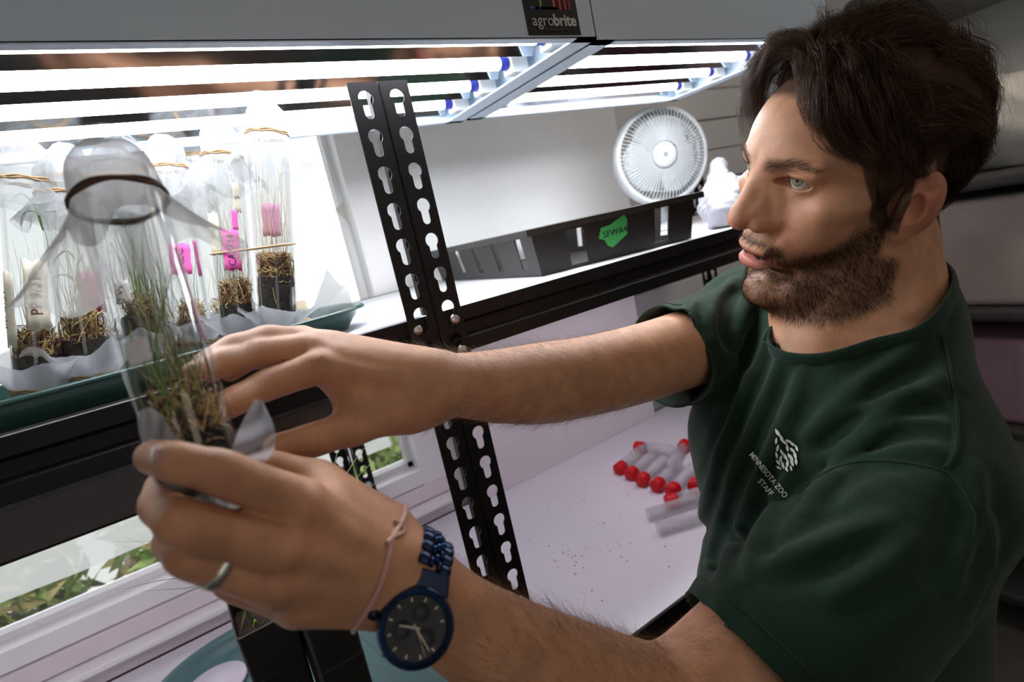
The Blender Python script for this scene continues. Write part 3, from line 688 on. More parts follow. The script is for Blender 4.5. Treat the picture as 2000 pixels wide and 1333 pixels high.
for s,gz in ((1,(1535,352)),(-1,(1450,322))):
    c=hl(EC[0],s*EC[1],EC[2]); bm=bmesh.new(); bmesh.ops.create_uvsphere(bm,u_segments=40,v_segments=28,radius=ER_)
    me=bpy.data.meshes.new('eyeball'); bm.to_mesh(me); bm.free(); me.materials.append(EYE)
    for p_ in me.polygons: p_.use_smooth=True
    o=bpy.data.objects.new('eyeball',me); link(o,man); d=-CR*.80-CF*.02-CU*.03; d=d/np.linalg.norm(d)
    g=np.array([-.93,-.12,-.42]); d=dirc(*g); d=d/np.linalg.norm(d)
    o.location=Vector(c-wloc(man)); o.rotation_euler=Vector(d).to_track_quat('X','Z').to_euler()
# strands
def strands(paths,rad,name,m,parent,nside=3):
    """paths (S,K,3), rad (S,K): one mesh of thin tapering strands"""
    S,K,_=paths.shape; T=np.gradient(paths,axis=1); T/=np.linalg.norm(T,axis=2,keepdims=True)+1e-9
    ref=np.array([.31,.52,.79]); A=np.cross(T,ref); A/=np.linalg.norm(A,axis=2,keepdims=True)+1e-9; B_=np.cross(T,A)
    th=np.arange(nside)*2*math.pi/nside; V=paths[:,:,None,:]+rad[:,:,None,None]*(np.cos(th)[None,None,:,None]*A[:,:,None,:]+np.sin(th)[None,None,:,None]*B_[:,:,None,:])
    s=np.arange(S)[:,None,None]*K*nside; k=np.arange(K-1)[None,:,None]*nside; j=np.arange(nside)[None,None,:]; j2=(j+1)%nside
    F=np.stack([s+k+j,s+k+j2,s+k+nside+j2,s+k+nside+j],-1).reshape(-1,4)
    o=mobj(name,V.reshape(-1,3),F,m,parent,True); o['kind']='stuff'; return o
def hl_v(A): return HO+(np.asarray(A)*HSC/1000)@HB.T
def resample(ctrl,K):
    """ctrl (S,n,3) Catmull-Rom to K points"""
    S,n,_=ctrl.shape; c=np.concatenate([2*ctrl[:,:1]-ctrl[:,1:2],ctrl,2*ctrl[:,-1:]-ctrl[:,-2:-1]],1); u=np.linspace(0,n-1-1e-6,K); i=u.astype(int); t=(u-i)[None,:,None]
    p0,p1,p2,p3=c[:,i],c[:,i+1],c[:,i+2],c[:,i+3]
    return .5*((2*p1)+(-p0+p2)*t+(2*p0-5*p1+4*p2-p3)*t*t+(-p0+3*p1-3*p2+p3)*t**3)
def skull(az,el,off):
    """point of the head's outline in direction az (0 front, +90 his left), el, at a distance off (mm)"""
    az,el,off=[np.asarray(q,float) for q in (az,el,off)]; a=np.radians(az);e=np.radians(el); d=np.stack([np.cos(e)*np.cos(a),np.cos(e)*np.sin(a),np.sin(e)],-1)
    r=1/np.sqrt((d[...,0]/np.where(d[...,0]>0,88,96))**2+(d[...,1]/74)**2+(d[...,2]/np.where(d[...,2]>0,70,86))**2)
    r=np.where(el<0,r*(1-.10*np.clip(-el/45,0,1)*np.clip(np.abs(az)/150,0,1)),r)
    return np.array([-8,0,38])+d*(r+off)[...,None]
HAIR=mat('hair',(.055,.026,.012),.42,spec=.38); HAIR2=mat('hair_light',(.17,.09,.05),.38,spec=.5)
def clump(guides,n,spread,K=14,r=.00022,jit=3.0,tipk=.35,name='hair',m=None,flare=None):
    """guides: (G,n,3) local mm; n strands around each"""
    G=np.asarray(guides,float); g=np.repeat(G,n,0); S=len(g); kk=np.linspace(1,tipk,G.shape[1])[None,:,None]
    off=rs.normal(size=(S,1,3))*spread; w=rs.normal(size=(S,G.shape[1],3))*jit*np.linspace(.2,1,G.shape[1])[None,:,None]
    c=g+off*kk+w; p=resample(c,K); ln=rs.uniform(.8,1.0,S)
    rad=r*np.linspace(1,.25,K)[None]*rs.uniform(.7,1.3,S)[:,None]
    return hl_v(p.reshape(-1,3)).reshape(S,K,3),rad
def fam(specs,count,da=8,de=5,do=4):
    """specs list of control rows [(az,el,off)...]; random blends between neighbouring rows"""
    sp=np.array(specs,float); out=[]
    for _ in range(count):
        i=rs.uniform(0,len(sp)-1); a=int(i); t=i-a; row=sp[a]*(1-t)+sp[min(a+1,len(sp)-1)]*t
        row=row+np.array([rs.normal()*da*.5,rs.normal()*de*.5,0]); row=row+rs.normal(size=row.shape)*np.array([da*.25,de*.25,do]); out.append(skull(row[:,0],row[:,1],np.maximum(row[:,2],-1)))
    return out
fams=[]
# swept over the top from the front towards the back
fams.append((fam([[(-50,42,0),(-60,54,12),(-90,62,15),(-130,50,9),(-150,30,5)],[(-20,50,0),(-34,66,16),(-110,80,18),(-160,62,10),(-178,38,5)]],46),46,5))
fams.append((fam([[(-6,50,0),(4,68,17),(110,82,18),(165,62,10),(180,38,5)],[(12,52,0),(24,68,17),(98,78,17),(148,60,9),(165,38,4)],[(35,50,0),(50,60,14),(90,66,15),(128,52,8),(145,30,4)]],56),46,5))
# side: back over the ear
fams.append((fam([[(44,36,0),(60,38,11),(82,34,11),(108,24,6),(128,6,3)],[(60,22,0),(74,24,8),(92,20,8),(112,8,5),(130,-12,4)],[(66,8,0),(76,10,6),(90,6,7),(108,2,6),(124,-18,5)],[(70,26,4),(90,30,9),(112,20,7),(130,4,5),(142,-20,5)]],80),44,4.5))
fams.append((fam([[(-48,34,0),(-62,36,10),(-82,34,10),(-108,24,6),(-128,6,5)],[(-60,22,0),(-74,24,8),(-92,20,8),(-112,8,5),(-130,-12,5)]],26),36,5))
# back and nape
fams.append((fam([[(110,50,4),(125,36,7),(138,18,6),(146,-6,5),(148,-28,5)],[(150,46,5),(160,30,8),(164,10,7),(166,-14,7),(164,-34,7)],[(180,46,5),(182,30,9),(182,10,8),(182,-14,8),(182,-34,8)],[(210,46,5),(200,30,9),(196,10,8),(194,-14,8),(196,-34,8)]],70),44,4.5))
fams.append((fam([[(112,0,4),(122,-12,7),(130,-26,8),(136,-38,9),(140,-47,11)],[(140,4,5),(146,-12,7),(150,-28,8),(154,-42,10),(156,-52,12)],[(180,4,6),(180,-12,8),(180,-28,9),(180,-42,10),(180,-50,12)]],60),40,4.5))
# locks falling over his left temple from the parting
fams.append((fam([[(2,46,1),(6,50,15),(16,40,20),(24,26,13),(30,14,7),(42,5,5)],[(8,48,1),(16,52,17),(26,42,18),(34,27,12),(40,14,7),(56,2,5)],[(18,50,2),(30,52,18),(40,42,17),(48,28,11),(54,14,7),(66,-2,4)],[(30,48,2),(42,52,16),(54,44,15),(62,28,10),(68,12,6),(74,-8,5)],[(44,44,2),(56,46,14),(68,36,12),(76,20,8),(82,6,6),(94,0,6)]],80),44,3.2))
# fringe thrown forward and down on his right
fams.append((fam([[(-4,50,1),(-14,54,16),(-28,48,22),(-38,34,22),(-42,22,14)],[(-12,50,1),(-22,54,22),(-34,46,32),(-44,30,34),(-46,18,24)],[(-26,50,2),(-36,54,22),(-46,44,34),(-52,28,35),(-50,10,26)],[(-40,46,2),(-50,50,18),(-58,38,24),(-62,22,22),(-60,6,14)]],56),30,2.6))
# tousled tufts standing up on the crown
fams.append((fam([[(-20,54,4),(-24,60,16),(-34,62,24),(-46,58,27)],[(0,58,4),(-4,66,16),(-12,70,24),(-30,70,27)],[(30,60,4),(24,68,14),(10,76,22),(-10,78,25)],[(60,66,6),(70,72,14),(95,74,20),(115,70,21)]],34,12,8,5),26,2.2))
# short growth along the hairline, sideburn
fams.append((fam([[(0,46,-1),(2,51,6),(6,56,9)],[(-30,44,-1),(-34,50,6),(-40,56,9)],[(30,44,-1),(36,50,6),(46,54,8)]],40),20,3))
fams.append((fam([[(66,14,-1),(69,4,3),(72,-4,3)],[(74,-2,-1),(76,-9,3),(77,-15,2)],[(80,2,-1),(80,-6,3),(80,-13,2)]],40),30,2.5))
allp=[];allr=[]
for gs,n,sp in fams:
    L_=max(len(g) for g in gs); P_,R_=clump(gs,n,sp*.72); allp.append(P_);allr.append(R_)
# fly-away strands
fl=fam([[(0,60,10),(10,78,26),(120,84,34),(170,64,28),(175,40,18)],[(30,60,10),(60,76,26),(130,74,30),(150,52,24),(160,30,14)],[(120,30,6),(135,20,10),(148,8,13),(155,-6,16),(158,-20,20)]],60,12,8,5)+fam([[(-20,54,8),(-36,54,24),(-48,42,32),(-54,26,32),(-54,8,26)]],16,10,6,4)
P_,R_=clump(fl,2,2.0,r=.00012); allp.append(P_);allr.append(R_)
AP=np.concatenate(allp);AQ=np.concatenate(allr); hi_=rs.uniform(size=len(AP))<.16
strands(AP[~hi_],AQ[~hi_],'hair',HAIR,man); strands(AP[hi_],AQ[hi_]*.8,'hair',HAIR2,man)
# the dense mass under the outer strands
def cap_ev(p,cull=None):
    l=loc(p); c=np.array([-8,0,38.]); q=l-c; rr=np.array([1.,1,1]); 
    sx=np.where(q[:,0]>0,88,98); sz=np.where(q[:,2]>0,70,88); k=np.sqrt((q[:,0]/sx)**2+(q[:,1]/74)**2+(q[:,2]/sz)**2); n=np.linalg.norm(q,axis=1)+1e-6
    hlv=hairline(l); az=np.degrees(np.arctan2(np.abs(l[:,1]),l[:,0]-10)); th=np.interp(hlv,[-2,6,25,60],[-3,1.5,8,15])+np.interp(az,[0,60,110,180],[-2,-3,-8,-6])
    th=th+1.8*np.sin(l[:,0]*.16+l[:,2]*.1)*np.sin(l[:,1]*.14+1)*np.clip(hlv/20,0,1)
    d=(n*(1-1/k)-th)
    return np.maximum(d,-hlv-1)/1000*.9
lo,hi=box_of([HO+.02*HB[:,2]],.17); cv,cf=mesh_sdf(cap_ev,lo,hi,.0035,newton=0,safety=1.8)
mobj('hair_mass',cv,cf,HAIR,man,True)
# beard, moustache, brows: short strands rooted on the skin
NKn=None
me=body.data; nrm=np.zeros(len(me.vertices)*3,np.float32); me.vertex_normals.foreach_get('vector',nrm) if hasattr(me,'vertex_normals') else me.vertices.foreach_get('normal',nrm); nrm=nrm.reshape(-1,3).astype(float)
LV=loc(HV); nearh=np.linalg.norm(LV,axis=1)<170
def shorthair(mask,count,length,dirfn,r,name,m,K=5,lift=.35,jit=.25):
    w=mask*nearh if name!='arm_hair' else mask; w=w/w.sum(); ix=rs.choice(len(HV),count,p=w); root=HV[ix]+rs.normal(size=(count,3))*.0005; n=nrm[ix]
    d=dirfn(root,n); d=d-(d*n).sum(1,keepdims=True)*n; d/=np.linalg.norm(d,axis=1,keepdims=True)+1e-9; d=d+rs.normal(size=d.shape)*jit; ln=length*rs.uniform(.6,1.25,count)
    t=np.linspace(0,1,K)[None,:,None]; p=root[:,None]+ln[:,None,None]*(d[:,None]*t+n[:,None]*(lift*t*(1.25-.6*t)))-n[:,None]*.0003
    rad=r*np.linspace(1,.3,K)[None]*rs.uniform(.7,1.2,count)[:,None]; return strands(p,rad,name,m,man)
DN=-HB[:,2]; FW=HB[:,0]
BEARD=mat('beard_hair',(.026,.013,.006),.75,spec=.08); BROWN=mat('brow_hair',(.11,.062,.035),.5); ARMH=mat('arm_hair',(.20,.11,.05),.45)
bm_=beard_mask(LV); shorthair(np.where(bm_>.08,bm_**1.3,0),17000,.0056,lambda p,n:np.tile(DN*1.0-FW*.25,(len(p),1))+HB[:,1]*(((p-HO)@HB[:,1])*6)[:,None],.00010,'beard',BEARD,4,.45,.35)
bw=brow_mask(LV); shorthair(np.where(bw>.2,bw,0)*(LV[:,1]>0),380,.008,lambda p,n:np.tile(HB[:,1]*1.0+HB[:,2]*.35,(len(p),1)),.00013,'eyebrow',BROWN,5,.25,.18)
shorthair(np.where(bw>.2,bw,0)*(LV[:,1]<0),320,.008,lambda p,n:np.tile(-HB[:,1]*1.0+HB[:,2]*.35,(len(p),1)),.00013,'eyebrow',BROWN,5,.25,.18)
# hair on the forearms
def seg(a,b,r0):
    ab=b-a; q=HV-a; t=q@ab/(ab@ab); d=np.linalg.norm(q-np.clip(t,0,1)[:,None]*ab,axis=1); return ((t>-.0)&(t<1)&(d<r0))*1.0*np.sin(np.clip(t,0,1)*math.pi)**.4
aR=seg(P(1230,712,.57),P(800,750,.40),.06); aL=seg(P(1330,1385,.425),P(860,1185,.335),.075); fa=P(800,750,.40)-P(1230,712,.57); fb=P(860,1185,.335)-P(1330,1385,.425)
shorthair(aR,3600,.013,lambda p,n:np.tile(fa/np.linalg.norm(fa)+WZ_*.5 if False else fa/np.linalg.norm(fa),(len(p),1))+np.array([0,0,.25]),.00007,'arm_hair',ARMH,5,.35,.22)
shorthair(aL*(nrm@CU>-.4),3000,.016,lambda p,n:np.tile(fb/np.linalg.norm(fb),(len(p),1))+np.array([0,0,.3]),.00007,'arm_hair',ARMH,6,.45,.25)
# ---- shirt
SV,SF=build_shirt()
CLOTH=mat('green_cotton',(.0135,.036,.020),.92,spec=.15,bump=.5,bscale=1500,noise=.22,nscale=9,sheen=.15)
shirt=mobj('shirt',SV,SF,CLOTH,man,True); md=shirt.modifiers.new('s','SOLIDIFY'); md.thickness=.0022; md.offset=-1
v,f=tube(ring(.001)+NA*.001,.0108,10,closed=True,flat=(.26,1),hint=NA); mobj('collar',v,f,CLOTH,shirt,True)
SEAM=mat('seam',(.012,.035,.02),.95)
def vsnap(pp,ev=None,S=None,d0=.3,chunk=64):
    """many picture points dropped on the cloth at once"""
    pp=np.atleast_2d(np.asarray(pp,float)); dr=np.array([P(a,b_,1)-CAM for a,b_ in pp]); ln=np.linalg.norm(dr,axis=1); d=np.full(len(pp),d0)
    for it in range(46):
        x=CAM+dr*d[:,None]; e=shev(x,None) if it<24 else shirt_solid(x,None); d=d+np.clip(e*.9-(.010 if it==23 else 0),-.02,9)/ln; d=np.minimum(d,1.3)
    return CAM+dr*d[:,None]
ssnap=lambda px,py:vsnap([(px,py)])[0]
def seam(pts,r,m=SEAM,dx=0):
    q=vsnap([(a+dx,b_) for a,b_ in spline(pts,6)]); v,f=tube(q,r,6); mobj('seam',v,f,m,shirt,True)
S1=[(1838,655),(1850,700),(1862,760),(1868,820),(1866,880),(1850,915)]
seam(S1,.0009,dx=-7); seam(S1,.0022,CLOTH); seam(S1,.0009,dx=7)
seam([(1560,965),(1600,930),(1660,905),(1730,900),(1800,910),(1850,925),(1885,965),(1905,1010),(1900,1060)],.0012)
hm=[];fr=frame_of(HLd)
HEMS=[]
for h,dv,back in ((HEM_L,HLd,.016),(HEM_R,HRd,.014)):
    a,b_,_=frame_of(dv); pts=[]
    for j in range(48):
        th=2*math.pi*j/48; u=math.cos(th)*a+math.sin(th)*b_; r=.11 if back>.015 else .072
        for _ in range(60):
            x=h-dv*back+u*r; e=shirt_solid(x[None])[0]; r-=max(e,.0004)*.8
            if e<.0006 or r<.02: break
        if r>.03: pts.append(x)
    v,f=tube(np.array(pts),.0007,5,closed=True); mobj('hem_stitching',v,f,SEAM,shirt,True)
# print on the chest
PRINT=mat('white_print',(.80,.84,.80),.8)
def wrap(V2,o,ux,uy,lift=.0026):
    """lay flat artwork (pixels of the photograph's frame) on the cloth"""
    V2=np.asarray(V2,float); pp=np.stack([o[0]+V2[:,0]*ux[0]+V2[:,1]*uy[0],o[1]+V2[:,0]*ux[1]+V2[:,1]*uy[1]],1); p=vsnap(pp)
    return p-lift*(p-CAM)/np.linalg.norm(p-CAM,axis=1,keepdims=True)
def flat_text(s,size,bold=0):
    v,f=text_mesh(s,size,(0,0,0),(1,0,0),(0,1,0),bold=bold,extr=0,align='LEFT'); return v[:,:2],f
ang=math.radians(51); ux=(math.cos(ang),math.sin(ang)); uy=(math.sin(ang),-math.cos(ang))
v2,f=flat_text('MINNESOTA ZOO',15.5,.012); pv=wrap(v2*np.array([.86,1]),(1466,886),ux,uy); mobj('lettering',pv,f,PRINT,shirt)
v2,f=flat_text('STAFF',15,.012); pv=wrap(v2*np.array([.95,1]),(1483,938),ux,uy); mobj('lettering',pv,f,PRINT,shirt)
leaves=[(1519,846,12,58),(1527,858,11,70),(1516,862,9,95),(1533,865,9,40),(1540,862,9,20),(1548,868,9,35),(1519,876,10,105),(1527,884,9,60),(1538,876,10,80),(1548,880,10,45),(1556,876,9,70),(1517,890,9,75),(1525,897,10,100),(1534,893,11,60),(1544,893,12,50),(1553,890,11,75),(1520,904,9,55),(1529,909,10,80),(1538,906,11,95),(1547,904,11,70),(1555,902,10,85),(1521,914,8,30),(1536,917,8,60),(1545,915,8,75)]
parts=[];allq=[]
for x,y,l_,an in leaves:
    a_=math.radians(an); c_,s_=math.cos(a_),math.sin(a_); pts=[(t*l_*.80,w*l_*.86) for t,w in ((-1,0),(-.5,.27),(0,.36),(.5,.25),(1,0),(.5,-.22),(0,-.30),(-.5,-.22))]
    allq+=[(x+c_*a1-s_*b1,y+s_*a1+c_*b1) for a1,b1 in pts]
o=mobj('emblem',wrap(allq,(0,0),(1,0),(0,1)),[tuple(range(8*k,8*k+8)) for k in range(len(leaves))],PRINT,shirt); o['kind']='stuff'
# ---- trousers, shoes (below the frame)
DEN=mat('dark_trousers',(.012,.012,.016),.9,noise=.2); SHOE=mat('shoe',(.02,.018,.016),.6)
tr=Sdf(); hip=tb(.03,0,-.62)
for s in (-1,1):
    h=hip+RBd*.09*s+UB*.02; kn=np.array([h[0],h[1],.50])+FBd*.05; an=np.array([h[0],h[1],.10])-FBd*.02; tr.path([h,kn,an],[.095,.065,.052],.03,.05)
tr.ell(hip+UB*.02,(.135,.175,.12),.05,'u',BB)
lo,hi=box_of([hip,hip-np.array([0,0,.9])],.3); lo[2]=.04; v,f=mesh_sdf(evs(tr),lo,hi,.012,newton=0); mobj('trousers',v,f,DEN,man,True)
for s in (-1,1):
    a=hip+RBd*.09*s; sh=Sdf(); a=np.array([a[0],a[1],.0])-FBd*.02; sh.cone(a+UB*.05,a+FBd*.16+UB*.035,.05,.034,.02); sh.cone(a+UB*.05,a+UB*.12,.045,.04,.02); sh.ops.append((lambda p:-p[:,2],a,.5,0,'i'))
    ev=lambda p,c=None:np.maximum(sh.ev(p),-p[:,2]); v,f=mesh_sdf(ev,a-np.array([.25,.25,.01]),a+np.array([.25,.25,.2]),.006,newton=0); mobj('shoe',v,f,SHOE,man,True)
# ---------------------------------------------------------------- watch, ring, wristband, nail
alev=evs(AL)
def march(c,u,r0,ev=alev):
    r=r0
    for _ in range(60):
        e=ev((c+u*r)[None],None)[0]; r-=max(e,.0002)*.85
        if e<.0003 or r<.004: break
    return r
def asnap(px,py): return snap(px,py,ev=lambda p,c=None:alev(p,None),d0=.15)
NAVY=mat('navy_steel',(.012,.026,.065),.30,metal=.75,spec=.6); NAVY2=mat('navy_bezel',(.02,.05,.13),.22,metal=.85); DIAL=mat('dial_black',(.006,.006,.010),.35,coat=.5); MARK=mat('watch_mark',(.45,.42,.36),.35,metal=.4); ROSE=mat('rose_hand',(.55,.30,.22),.35,metal=.5); SUB=mat('subdial',(.016,.014,.020),.4)
wax=dirc(.92,-.39,.17); wax/=np.linalg.norm(wax); wc=P(846,1172,.330)
cc=P(812,1226,.287); wc=wc+wax*((cc-wc)@wax); un=cc-wc; un-=wax*(un@wax); un/=np.linalg.norm(un); rs0=march(wc,un,.06)
vn=(CAM-cc)/np.linalg.norm(CAM-cc); dn=un*.25+vn*.95; dn-=wax*(dn@wax)*.3; dn/=np.linalg.norm(dn)
wt=thing('wristwatch','dark navy chronograph watch with metal bracelet on his left wrist','watch',tuple(cc))
cu_=-np.cross(dn,wax); cu_=cu_ if cu_@CU>0 else -cu_; cu_/=np.linalg.norm(cu_); cxv=np.cross(cu_,dn)   # twelve o'clock, three o'clock
R_=.0188
v,f=lathe([(0,-.0075),(R_*.90,-.0075),(R_*1.02,-.004),(R_*1.04,.0005),(R_*.99,.002),(0,.002)],56,cc,dn,cu_); case=mobj('watch_case',v,f,NAVY,wt,True)
V=[];F=[];n=120
for k,(rr_,hh) in enumerate(((R_*1.0,.0018),(R_*.985,.0040),(R_*.86,.0052),(R_*.82,.0046))):
    for i in range(n): q=rr_*(1-(.018 if (i%2 and k in(1,2)) else 0)); a=2*math.pi*i/n; V.append(cc+dn*hh+q*(math.cos(a)*cu_+math.sin(a)*cxv))
for k in range(3):
    for i in range(n): F.append((k*n+i,k*n+(i+1)%n,(k+1)*n+(i+1)%n,(k+1)*n+i))
mobj('bezel',V,F,NAVY2,wt)
dv,df=disc(cc+dn*.0030,R_*.84,dn,48); dial=mobj('dial',dv,df,DIAL,wt)
def dp(a,r,h=.0034): t=math.radians(a); return cc+dn*h+r*(math.cos(t)*cu_+math.sin(t)*cxv)
for k in range(12):
    if k in (3,): continue
    a=k*30; L0,L1=R_*.66,R_*.76; s=np.array(dp(a+90,.00045,0)-cc); V=[dp(a,L0)-s,dp(a,L0)+s,dp(a,L1)+s,dp(a,L1)-s]; V+= [q+dn*.0004 for q in V]; mobj('hour_marker',V,BOXF,MARK,dial)
for a in (0,115,245):
    c=dp(a if a else 0,R_*.38,.0031); v,f=lathe([(R_*.25,0),(R_*.25,.0003),(R_*.22,.0003),(R_*.21,.0001),(0,.0001)],30,c,dn,cu_); mobj('subdial',v,f,SUB,dial,True)
for a,l,w,m in ((262,.0085,.0006,MARK),(128,.0125,.0005,MARK),(140,.014,.00025,ROSE)):
    s=np.array(dp(a+90,w,0)-cc); V=[dp(a,-.002,.0040)-s,dp(a,-.002,.0040)+s,dp(a,l,.0040)+s*.6,dp(a,l,.0040)-s*.6]; V+=[q+dn*.0003 for q in V]; mobj('watch_hand',V,BOXF,m,dial)
for a,r_ in ((302,.0030),(270,.0036),(326,.0026)):
    c=dp(a,R_*1.03,-.002); d_=dp(a,1,0)-cc; d_/=np.linalg.norm(d_); v,f=lathe([(0,.0055),(r_*.8,.0055),(r_,.0048),(r_,.0012),(r_*.6,.0008),(r_*.6,-.001)],20,c,d_); mobj('crown' if a==302 or a==270 else 'pusher',v,f,NAVY,wt,True)
# bracelet: links round the wrist, starting above the case
th0=math.atan2(0,1); e1=un; e2=np.cross(wax,un); 
if e2@CU<0: e2=-e2
wid=.0190; nl=26; gap=math.radians(40)
for i in range(nl):
    a=gap+(2*math.pi-2*gap)*(i+.5)/nl; u=math.cos(a)*e1+math.sin(a)*e2; t_=-math.sin(a)*e1+math.cos(a)*e2; r=march(wc,u,.06)+.0012; c=wc+u*r; pl_=(2*math.pi-2*gap)*r/nl*.46
    for k,(o_,w_) in enumerate(((-.5,.27),(.5,.27))):
        c_=wc+wax*wid*(o_*.73); cen=c_+u*(max(march(c_,u,.06),.012)+.0016); hw=wid*w_/2*1.25; pts=[cen-wax*hw,cen-wax*hw*.6,cen+wax*hw*.6,cen+wax*hw]; fr=tube(pts,[pl_*.85,pl_,pl_,pl_*.85],10,flat=(1,.55),hint=u)
        v_=fr[0]; mobj('bracelet_link',v_,fr[1],NAVY,wt,True)
    ps=[]
    for o_ in (-.135,0,.135):
        c_=wc+wax*wid*o_; cen=c_+u*(march(c_,u,.06)+.0016)+t_*pl_*(1 if abs(o_)<.01 else 0)*.9; ps.append(tube([cen-wax*wid*.062,cen+wax*wid*.062],pl_*.85,8))
    v_,f_=join(ps); o=mobj('link_beads',v_,f_,NAVY2,wt,True); o['kind']='stuff'
for s,en in ((1,0),(-1,1)):      # end pieces joining case and bracelet
    a=gap if s>0 else 2*math.pi-gap; u=math.cos(a)*e1+math.sin(a)*e2; c1=wc+u*(march(wc,u,.06)+.002); c0=cc+(cu_ if s>0 else -cu_)*R_*.90-dn*.002
    q=[]
    for p_,hw in ((c0,wid*.62),(c1,wid*.5)): q+=[p_-wax*hw-dn*.002,p_+wax*hw-dn*.002,p_+wax*hw+dn*.0015,p_-wax*hw+dn*.0015]
    V=np.array(q)[[0,1,5,4,3,2,6,7]]; o=mobj('end_piece',V,BOXF,NAVY,wt); bevel(o,.001,2)
# wedding ring
fa_=P(368,1086,.240)-P(540,1140,.266); fl_=fa_/np.linalg.norm(fa_); rc=P(540,1140,.266)+fa_*.70; A_,B_,_=frame_of(fl_); pts=[[],[]]
rg_=thing('ring','plain silver ring on the ring finger of his left hand','ring',tuple(rc)); V=[];F=[];n=48;prof=[(-.0024,.0003),(-.0026,.0009),(-.0018,.0015),(0,.0017),(.0018,.0015),(.0026,.0009),(.0024,.0003)]
rr_=[march(rc,math.cos(2*math.pi*i/n)*A_+math.sin(2*math.pi*i/n)*B_,.014) for i in range(n)]; rm_=float(np.median(rr_))
for h_,o_ in prof:
    for i in range(n): a=2*math.pi*i/n; V.append(rc+fl_*h_+(min(rr_[i],rm_*1.08)+o_-.0004)*(math.cos(a)*A_+math.sin(a)*B_))
for k in range(len(prof)-1):
    for i in range(n): F.append((k*n+i,k*n+(i+1)%n,(k+1)*n+(i+1)%n,(k+1)*n+i))
mobj('band',V,F,mat('silver_ring',(.78,.74,.66),.38,metal=1),rg_,True)
# rubber wristband
RUB=mat('pink_rubber',(.62,.36,.31),.55,sss=.1)
wb_=thing('wristband','loose pinkish rubber band around his left wrist beside the watch','wristband',tuple(asnap(755,1100)))
A1,B1,C1=asnap(778,1030),asnap(756,1095),asnap(716,1192); pn=np.cross(B1-A1,C1-A1); pn/=np.linalg.norm(pn); ctr=(A1+C1)/2+CF*.012; ctr=ctr-pn*((ctr-A1)@pn); u1=(B1-ctr)/np.linalg.norm(B1-ctr); u2=np.cross(pn,u1); pts=[]
for i in range(64):
    a=2*math.pi*i/64; u=math.cos(a)*u1+math.sin(a)*u2; pts.append(ctr+u*(march(ctr,u,.06)+.0010)+pn*.0012*math.sin(3*a))
v,f=tube(pts,.0016,8,closed=True,flat=(1,.7)); mobj('band',v,f,RUB,wb_,True)
q=[asnap(*p) -CF*.0015 for p in ((757,1060),(770,1048),(786,1040),(790,1032),(780,1020),(770,1014))]; v,f=tube(spline(q,5),.0014,8); mobj('twist',v,f,RUB,wb_,True)
# nail of the left index finger
NAIL=mat('nail',(.52,.27,.24),.28,coat=.3); V=[];F=[]; nu,nv=9,9; ca,sa=math.cos(math.radians(12)),math.sin(math.radians(12))
for i in range(nu):
    for j in range(nv):
        s=i/(nu-1)*2-1; t_=j/(nv-1)*2-1; k=math.sqrt(max(0,1-abs(t_)**3*.5)); x=s*13*k; y=t_*19*math.sqrt(max(0,1-abs(s)**4*.35)); V.append(asnap(306+x*ca-y*sa,889+x*sa+y*ca)-CF*.0004*(1-abs(s)**3)*(1-abs(t_)**3))
for i in range(nu-1):
    for j in range(nv-1): a=i*nv+j; F.append((a,a+1,a+nv+1,a+nv))
mobj('fingernail',V,F,NAIL,man,True)
# eyelashes and teeth
ls=[]
for s_ in (1,-1):
    for k in range(46):
        t_=k/45; a=math.radians(-44+88*t_); y=32.5+15.6*math.sin(a)*(.96); z=20.2+4.3*math.cos(a)**1.0; 
        for up in (1,-1):
            if up<0 and k%2: continue
            zz=20.2+up*4.4*math.cos(a); dx=y-EC[1]; rr2=max(ER_*1000+1.6,0); x=EC[0]+math.sqrt(max(rr2**2-dx**2-(zz-EC[2])**2,4)); ln=(5.0 if up>0 else 2.6)*(.7+.5*t_)
            d0=np.array([.75,.35*math.sin(a),.45*up]); p0=np.array([x-.4,y,zz]); ls.append([hl(*(np.array([1,s_,1])*(p0+d0*ln*q+np.array([0,0,up*1.6])*q*q))) for q in np.linspace(0,1,5)])
ls=np.array(ls); strands(ls,np.tile(np.linspace(.00011,.00003,5),(len(ls),1)),'eyelashes',HAIR,man)
TOOTH=mat('tooth',(.62,.58,.50),.25)
for i in range(-4,5):
    a=i*.21; c=hl(66+24*math.cos(a),24*math.sin(a),-45.3); v,f=lathe([(0,-.0030),(.0028,-.0028),(.0034,0),(.0034,.004),(0,.0045)],12,c,HB[:,2]); mobj('tooth',v,f,TOOTH,man,True)
